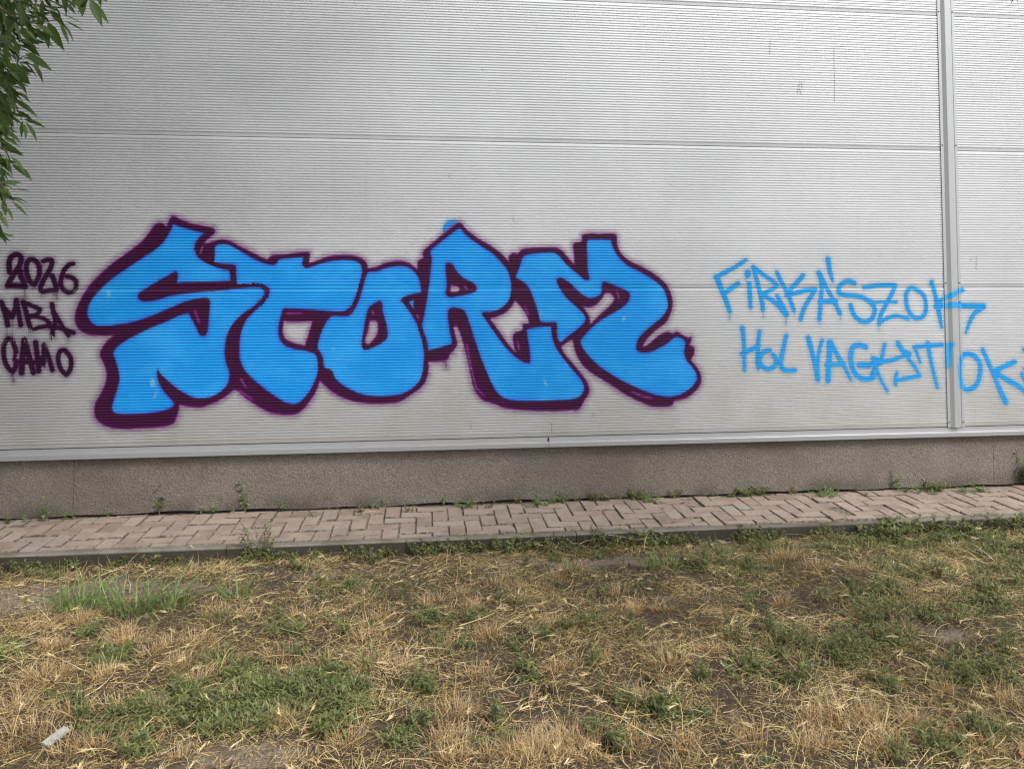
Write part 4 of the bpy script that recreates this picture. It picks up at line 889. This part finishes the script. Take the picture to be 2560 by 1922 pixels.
# thin upright weed stalks standing in the lawn
def stalk(label, a, b, h):
    c = gnd(a, b); c[2] = float(g_at(c[0], c[1]))-.003; r = empty('weed_stalk', tuple(c)); tag(r, label, 'weed', 'upright weed stalks in the lawn')
    ln = rng.normal(0, .12, 2)*h; pts = [np.array([ln[0]*t**1.5, ln[1]*t**1.5, h*t]) for t in (0, .3, .6, 1)]
    st = [tube(pts, [.0018, .0015, .0011, .0007], 5)]; LP = []; LA = []
    for k in range(int(h*150)+4):
        t = rng.uniform(.12, 1); p = np.array([ln[0]*t**1.5, ln[1]*t**1.5, h*t]); a_ = rng.uniform(0, 6.28)
        q = p+np.array([math.cos(a_), math.sin(a_), .9])*rng.uniform(.008, .03)*(1.1-t*.6)
        st.append(tube([p, q], [.0008, .0005], 3)); LP += [q, (p+q)/2]; LA += [a_, a_+1]
    LP = np.array(LP); L = rng.uniform(.008, .018, len(LP))
    V, F, T = leafset(LP, np.array(LA), rng.normal(.4, .4, len(LP)), L, L*.36, np.clip(rng.normal(.35, .2, len(LP)), 0, .99))
    fm = fastmesh('foliage', V, F, {'tint': T}); link('foliage', fm, r, M['weed']); link('stem', mesh('stem', *join(st)), r, M['stem'])
STK = [(1558,1440,.13),(1628,1475,.14),(1370,1455,.10),(1285,1480,.12),(1815,1580,.14),(1385,1520,.10),(2195,1500,.11),(2290,1640,.12),(2095,1660,.10),(1450,1450,.08),(1000,1450,.07),(2560,1530,.16),(1690,1450,.10),(1985,1455,.10),(1760,1410,.13),(2405,1640,.06),(1500,1740,.09),(1640,1700,.07)]
STK.sort()
for i, (a, b, h) in enumerate(STK):
    stalk('thin upright weed stalk standing in the lawn, '+ORD[i]+' stalk from the left', a, b, h)

# crumbs of soil and pebbles on the bare patches
x, y = scatter(60000, lambda x, y: .05+.5*np.clip(bare_at(x, y), 0, 1)); k = len(x); r = rng.gamma(2.0, .0013, k)+.0012
P = np.stack([x, y, g_at(x, y)+r*.3], -1)
o6 = np.array([[1, 0, 0], [-1, 0, 0], [0, 1, 0], [0, -1, 0], [0, 0, 1], [0, 0, -1]], float)
V = (P[:, None]+o6[None]*r[:, None, None]*rng.uniform(.6, 1.3, (k, 6, 1))).reshape(-1, 3)
T8 = np.array([[0, 2, 4], [2, 1, 4], [1, 3, 4], [3, 0, 4], [2, 0, 5], [1, 2, 5], [3, 1, 5], [0, 3, 5]])
F = (np.arange(k)[:, None, None]*6+T8[None]).reshape(-1, 3)
o = link('soil_crumbs', fastmesh('soil_crumbs', V, F, {'bare': np.repeat(rng.uniform(-.3, 1.0, k), 6)}), None, M['soil']); tag(o, 'loose soil crumbs and grit on the bare patches of the lawn', 'soil', kind='stuff')

# ------------------------------------------------------------------ litter
def flat_bit(name, label, cat, a, b, w, h, mat, lift=.012, curl=.25, rot=None, grid=5, crump=.0):
    c = gnd(a, b); V = []; F = []; g = grid
    for i in range(g):
        for j in range(g):
            u, v = i/(g-1)-.5, j/(g-1)-.5
            V.append((u*w, v*h, curl*(u*u*w*2+v*v*h)+random.gauss(0, crump)))
    F = [(i*g+j, (i+1)*g+j, (i+1)*g+j+1, i*g+j+1) for i in range(g-1) for j in range(g-1)]
    t = .0006; nV = len(V); V = V+[(x, y, z-t) for x, y, z in V]; F = F+[tuple(nV+k for k in reversed(f)) for f in F]
    o = link(name, mesh(name, V, F, True), None, mat); o.location = (c[0], c[1], float(g_at(c[0], c[1]))+lift)
    o.rotation_euler = (random.gauss(.15, .2), random.gauss(0, .2), random.uniform(0, 6.28) if rot is None else rot); tag(o, label, cat); return o
m = NT('clear_plastic'); b_ = m.bsdf((.48, .47, .46, 1), .25, 0, None, spec=.6)
b_.inputs['Alpha'].default_value = .55; M['plastic'] = m.done(b_)
M['paper'] = mat_plain('white_paper', (.42, .41, .38), .8, 70, .12)
M['yleaf'] = mat_plain('yellow_leaf', (.55, .38, .05), .6, 90, .25)
M['bleaf'] = mat_plain('brown_leaf', (.33, .165, .085), .7, 90, .3)
M['cork'] = mat_plain('cigarette_cork', (.52, .27, .10), .8, 150, .2)
# clear plastic sleeve, an open box with thin walls
p0 = gnd(112, 1878); p1 = gnd(166, 1842); ax = p1-p0; ln = float(np.linalg.norm(ax[:2])); ang = math.atan2(ax[1], ax[0])
wv, hv, tk = .030, .009, .0007
V = []; F = []
for x in (-ln/2, -ln/6, ln/6, ln/2):
    bl = .85 if abs(x) > ln/3 else 1.0
    for (yy, zz) in ((-wv/2, 0), (wv/2, 0), (wv/2*.96, hv*bl), (-wv/2*.9, hv*.9*bl)): V.append((x+random.gauss(0, .001), yy, zz))
    for (yy, zz) in ((-wv/2+tk, tk), (wv/2-tk, tk), (wv/2*.96-tk, hv*bl-tk), (-wv/2*.9+tk, hv*.9*bl-tk)): V.append((x, yy, zz))
for i in range(3):
    for k in range(4):
        F.append((i*8+k, i*8+(k+1) % 4, (i+1)*8+(k+1) % 4, (i+1)*8+k)); F.append((i*8+4+(k+1) % 4, i*8+4+k, (i+1)*8+4+k, (i+1)*8+4+(k+1) % 4))
for e in (0, 3):
    for k in range(4): F.append((e*8+k, e*8+(k+1) % 4, e*8+4+(k+1) % 4, e*8+4+k))
sleeve = empty('plastic_sleeve', ((p0[0]+p1[0])/2, (p0[1]+p1[1])/2, float(g_at((p0[0]+p1[0])/2, (p0[1]+p1[1])/2))+.010)); sleeve.rotation_euler = (.22, -.08, ang)
tag(sleeve, 'clear crumpled plastic sleeve lying in the straw at bottom left', 'litter')
link('sleeve_wall', mesh('sleeve_wall', V, F), sleeve, M['plastic'])
V, F = box_data(-ln*.42, ln*.10, -.004, .001, hv+.0003, hv+.0008); o = link('seam', mesh('seam', V, F), sleeve, M['plastic'])
flat_bit('paper_scrap', 'crumpled white tissue scrap on bare soil near bottom right of centre', 'litter', 1562, 1805, .020, .016, M['paper'], .006, .5, crump=.004)
flat_bit('paper_scrap', 'tiny white paper scrap on the soil beside the kerb right of centre', 'litter', 1780, 1359, .022, .015, M['paper'], .008, .4, crump=.001)
flat_bit('paper_scrap', 'small white scrap in the straw left of the centre kerb weeds', 'litter', 713, 1431, .014, .010, M['paper'], .010, .4, crump=.001)
flat_bit('paper_scrap', 'pale plastic scrap in the green weeds on the right', 'litter', 2084, 1437, .020, .014, M['paper'], .016, .5, crump=.002)
for lab, a, b, w in (('yellow fallen leaf under the weed clump near the bottom', 1636, 1756, .020), ('orange fallen leaf beside the burrow hole', 1330, 1757, .02), ('brown fallen leaf at the bottom right corner', 2552, 1905, .04),
                     ('reddish dry leaf lying in the golden tussocks on the right', 2055, 1785, .026), ('brown curled leaf beside the centre tussock', 1222, 1668, .024), ('orange dry leaf in the straw at lower left', 232, 1886, .024)):
    flat_bit('fallen_leaf', lab, 'leaf', a, b, w, w*.45, M['yleaf'] if 'yellow' in lab else M['bleaf'], .013, .8)
c0 = gnd(380, 1420); V, F = tube([(-.014, 0, 0), (-.004, 0, 0), (.014, 0, .0006)], [.0038, .0039, .0036], 8); F += [tuple(range(7, -1, -1)), tuple(range(16, 24))]
o = link('cigarette_butt', mesh('cigarette_butt', V, F, True), None, M['paper']); o.location = (c0[0], c0[1], float(g_at(c0[0], c0[1]))+.010); o.rotation_euler = (0, .1, .25); tag(o, 'white cigarette butt on the straw below the kerb at left', 'litter')

# ------------------------------------------------------------------ trees
def leaf_mesh(w, curl, fold):
    st = [0, .12, .3, .5, .72, .9, 1.0]; hw = [.05, .50, .95, 1.0, .62, .20, .0]
    V = []; F = []
    for t, h in zip(st, hw):
        z = -curl*t*t; V += [(t, -h*w/2, z+fold*h*w/2), (t, 0, z), (t, h*w/2, z+fold*h*w/2)]
    for i in range(len(st)-1):
        a = i*3; F += [(a, a+1, a+4, a+3), (a+1, a+2, a+5, a+4)]
    me = mesh('leaf', V, F, True); at_ = me.attributes.new('tint', 'FLOAT', 'POINT'); tv = random.uniform(.2, .6)
    at_.data.foreach_set('value', np.full(len(V), tv, dtype=np.float32)); me.materials.append(M['ash']); return me
LV = [leaf_mesh(random.uniform(.20, .29), random.uniform(.0, .22), random.uniform(.1, .5)) for _ in range(8)]
def limb(p0, p1, r0, r1, sag=0., k=7, wob=.06):
    p0 = np.array(p0, float); p1 = np.array(p1, float); L = np.linalg.norm(p1-p0); pts = []
    for i in range(k):
        t = i/(k-1); p = p0*(1-t)+p1*t; p[2] += sag*math.sin(math.pi*t)
        if 0 < i < k-1: p += rng.normal(0, wob*L/k, 3)
        pts.append(p)
    return pts, [r0*(1-i/(k-1))+r1*i/(k-1) for i in range(k)]
def tree(name, label, base, h, crown, nleaf, allow, limbs=None, extra=None):
    root = empty(name, base); tag(root, label, 'tree')
    inv = Matrix.Translation(-Vector(base))
    parts = []; tips = []
    tp, tr_ = limb((base[0], base[1], -.15), (base[0]+rng.normal(0, .15), base[1]+rng.normal(0, .15), h), .15, .03, 0, 9, .12); tr_[0] = .20
    parts.append(tube(tp, tr_, 10))
    for i in range(13):
        s = tp[3+i % 5]; e = np.array(crown[0])+rng.normal(0, .55, 3)*np.array(crown[1])
        if limbs and i < len(limbs): e = np.array(limbs[i])
        lp, lr = limb(s, e, .045, .008, .25, 7, .2)
        px, py, w = project(np.array(lp)); inside = (w > 0) & (px > -30) & (px < 2590) & (py > -30) & (py < 1950)
        if inside.any() and not (limbs and i < len(limbs)): continue
        parts.append(tube(lp, lr, 6)); tips += lp[2:]
    o = link('trunk', mesh('trunk', *join(parts), True), root, M['bark']); o.matrix_parent_inverse = inv
    # crown of leaves in drooping clusters
    k = nleaf//9; cc = rng.normal(0, 1, (k, 3)); cc /= np.linalg.norm(cc, axis=1)[:, None]; cc *= rng.uniform(.25, 1, k)[:, None]**.5
    cc = np.array(crown[0])+cc*np.array(crown[1])*(1+.18*np.sin(cc[:, :1]*5+cc[:, 1:2]*7))
    gap = fnoise(cc[:, 0]+cc[:, 2], cc[:, 1]-cc[:, 2]*.7, 3.2, 13); cc = cc[gap > -.16]
    P = np.repeat(cc, 9, 0)+rng.normal(0, .09, (len(cc)*9, 3)); az = np.repeat(rng.uniform(0, 6.28, len(cc)), 9)+rng.normal(0, .8, len(P))
    ok = allow(P); P = P[ok]; az = az[ok]; n = len(P); L = rng.uniform(.06, .11, n)
    if extra is not None:
        P = np.concatenate([P, extra]); az = np.concatenate([az, rng.normal(-.3, .7, len(extra))]); L = np.concatenate([L, rng.uniform(.07, .10, len(extra))]); n = len(P)
    V, F, T = leafset(P, az, rng.normal(-.6, .4, n), L, L*rng.uniform(.28, .4, n), np.clip(rng.normal(.4, .2, n), 0, .99))
    o = link('crown', fastmesh('crown', V, F, {'tint': T}), root, M['ash']); o.matrix_parent_inverse = inv; tag(o, kind='stuff')
    return root, inv
def xb(py): return np.interp(py, [-2000, -10, 0, 40, 70, 110, 150, 200, 260, 330, 345, 400, 520, 560, 610, 640], [700, 230, 175, 165, 120, 95, 75, 45, 30, 22, -10, 12, 12, 0, -20, -120])
def allow_left(P):
    px, py, w = project(P); inside = (w > 0) & (px > -40) & (px < 2600) & (py > -60) & (py < 1990)
    return (~inside) | ((py < 640) & (px < xb(py)))
bA = (-3.55, -3.3, 0.0)
ext = []
while len(ext) < 1700:
    py = rng.uniform(-260, 470); px = rng.uniform(-240, 1)+rng.uniform(0, 1)*max(float(xb(py))*.85, 0)
    if px < xb(py)*.85-6: ext.append(at(px, py, rng.uniform(3.15, 3.9)))
ext = np.array(ext)
tr1, inv1 = tree('ash_tree', 'leafy ash tree hanging its pointed green leaves into the top left corner', bA, 6.0, ((-2.6, -2.9, 4.3), (3.0, 2.2, 1.9)), 27000, allow_left,
                 limbs=[tuple(at(-70, 60, 3.0)), tuple(at(-60, 250, 2.95)), tuple(at(-120, -120, 3.0)), tuple(at(-90, 430, 3.0))], extra=ext)
LZ = 2.68
LEAF = [((600,-10),(690,190)),((612,0),(735,165)),((590,0),(515,85)),((650,-20),(720,5)),((660,-30),(676,45)),((440,20),(510,95)),((450,0),(515,60)),((400,90),(565,155)),((430,140),(570,205)),((390,130),(510,280)),((400,150),(470,300)),((320,150),(430,345)),((300,170),(325,325)),((230,190),(360,305)),((170,200),(250,270)),((260,90),(265,200)),
        ((150,280),(280,385)),((170,360),(355,478)),((220,430),(310,555)),((130,440),(230,480)),((80,420),(185,530)),((90,560),(200,580)),((150,610),(185,628)),((130,620),(215,690)),((80,660),(265,778)),((100,740),(240,810)),((160,800),(310,858)),((170,820),(265,945)),((150,810),(140,930)),((160,830),(185,930)),((20,740),(100,840)),((0,800),(25,895)),
        ((20,930),(150,980)),((40,920),(120,965)),((50,1015),(160,1025)),((70,1050),(180,1145)),((80,1100),(220,1210)),((40,1040),(60,1140)),((0,1130),(90,1195)),((-20,1200),(50,1190)),((10,1220),(140,1240)),((70,1270),(200,1270)),((60,1320),(200,1345)),((80,1350),(195,1448)),((0,1290),(180,1375)),((30,1380),(100,1470)),((0,1440),(60,1530)),((0,1500),(35,1640)),((20,1340),(40,1450)),((-20,1390),(40,1480)),((-20,1250),(60,1320)),
        ((60,1000),(0,960)),((30,1180),(10,1120)),((100,160),(40,260)),((140,120),(60,200))]
def place_leaf(b, t, dist, tilt):
    B = at(b[0], b[1], dist); T = at(t[0], t[1], dist+tilt); d_ = T-B; L = float(np.linalg.norm(d_)); d_ = d_/L
    up = rng.normal(0, .45, 3)+np.array([.1, -.55, .75]); s_ = np.cross(up, d_); s_ /= np.linalg.norm(s_); n_ = np.cross(d_, s_)
    o = link('leaf', random.choice(LV), tr1)
    o.matrix_parent_inverse = inv1
    o.matrix_basis = Matrix(((d_[0]*L, s_[0]*L, n_[0]*L, B[0]), (d_[1]*L, s_[1]*L, n_[1]*L, B[1]), (d_[2]*L, s_[2]*L, n_[2]*L, B[2]), (0, 0, 0, 1)))
for b, t in LEAF:
    place_leaf((b[0]/LZ, b[1]/LZ), (t[0]/LZ, t[1]/LZ), rng.uniform(2.85, 3.1), rng.normal(0, .02))
cnt = 0
while cnt < 120:
    py = rng.uniform(-40, 600)*(.35+.65*rng.uniform()); px = rng.uniform(-30, 1)+rng.uniform(0, 1)*max(xb(py), 4)*1.0
    if px > xb(py)+10: continue
    a_ = rng.normal(.85, .5); ln_ = rng.uniform(38, 62); e = (px+ln_*math.cos(a_), py+ln_*math.sin(a_))
    if e[0] > xb(e[1])+62: continue
    place_leaf((px, py), e, rng.uniform(2.9, 3.25), rng.normal(0, .03)); cnt += 1
tw = []
for pts in ([(-60,-40),(60,10),(150,20),(225,-2)], [(-60,-20),(30,40),(90,60),(140,50)], [(-50,60),(10,120),(40,150),(64,140)], [(-50,150),(10,200),(30,240),(55,300)], [(-60,270),(-10,330),(10,370),(25,400)], [(-60,380),(-10,430),(10,480),(25,500)], [(-60,470),(-20,520),(0,560)]):
    P = [at(a, b, 3.02+.02*i) for i, (a, b) in enumerate(pts)]; tw.append(tube(P, [.006, .004, .003, .0018][:len(P)], 5))
o = link('twig', mesh('twig', *join(tw), True), tr1, M['bark']); o.matrix_parent_inverse = inv1
def allow_right(P):
    px, py, w = project(P); inside = (w > 0) & (px > -40) & (px < 2600) & (py > -30) & (py < 1990); return ~inside
tw2 = [at(2543, -27, 3.4), at(2560, -120, 3.35), np.array([2.9, -2.9, 3.5]), np.array([3.4, -3.9, 4.1])]
tr2, inv2 = tree('ash_tree', 'ash tree showing only two leaf tips at the top right corner', (3.9, -4.6, 0.0), 5.0, ((3.6, -4.2, 4.4), (1.3, 1.3, 1.2)), 9000, allow_right)
o = link('twig', mesh('twig', *tube(tw2, [.002, .003, .006, .012], 5), True), tr2, M['bark']); o.matrix_parent_inverse = inv2
for b, t in (((2541, -30), (2528, 9)), ((2545, -27), (2543, 7)), ((2546, -40), (2590, -24)), ((2552, -75), (2520, -40)), ((2556, -95), (2600, -70))):
    B = at(b[0], b[1], 3.4); T = at(t[0], t[1], 3.4); d_ = T-B; L = float(np.linalg.norm(d_)); d_ /= L; s_ = np.cross((.2, -.8, .4), d_); s_ /= np.linalg.norm(s_); n_ = np.cross(d_, s_)
    o = link('leaf', LV[0], tr2); o.matrix_parent_inverse = inv2
    o.matrix_basis = Matrix(((d_[0]*L, s_[0]*L, n_[0]*L, B[0]), (d_[1]*L, s_[1]*L, n_[1]*L, B[1]), (d_[2]*L, s_[2]*L, n_[2]*L, B[2]), (0, 0, 0, 1)))
print('bricks', nb, 'loops', sum(len(m.loops)-2*len(m.polygons) for m in bpy.data.meshes))
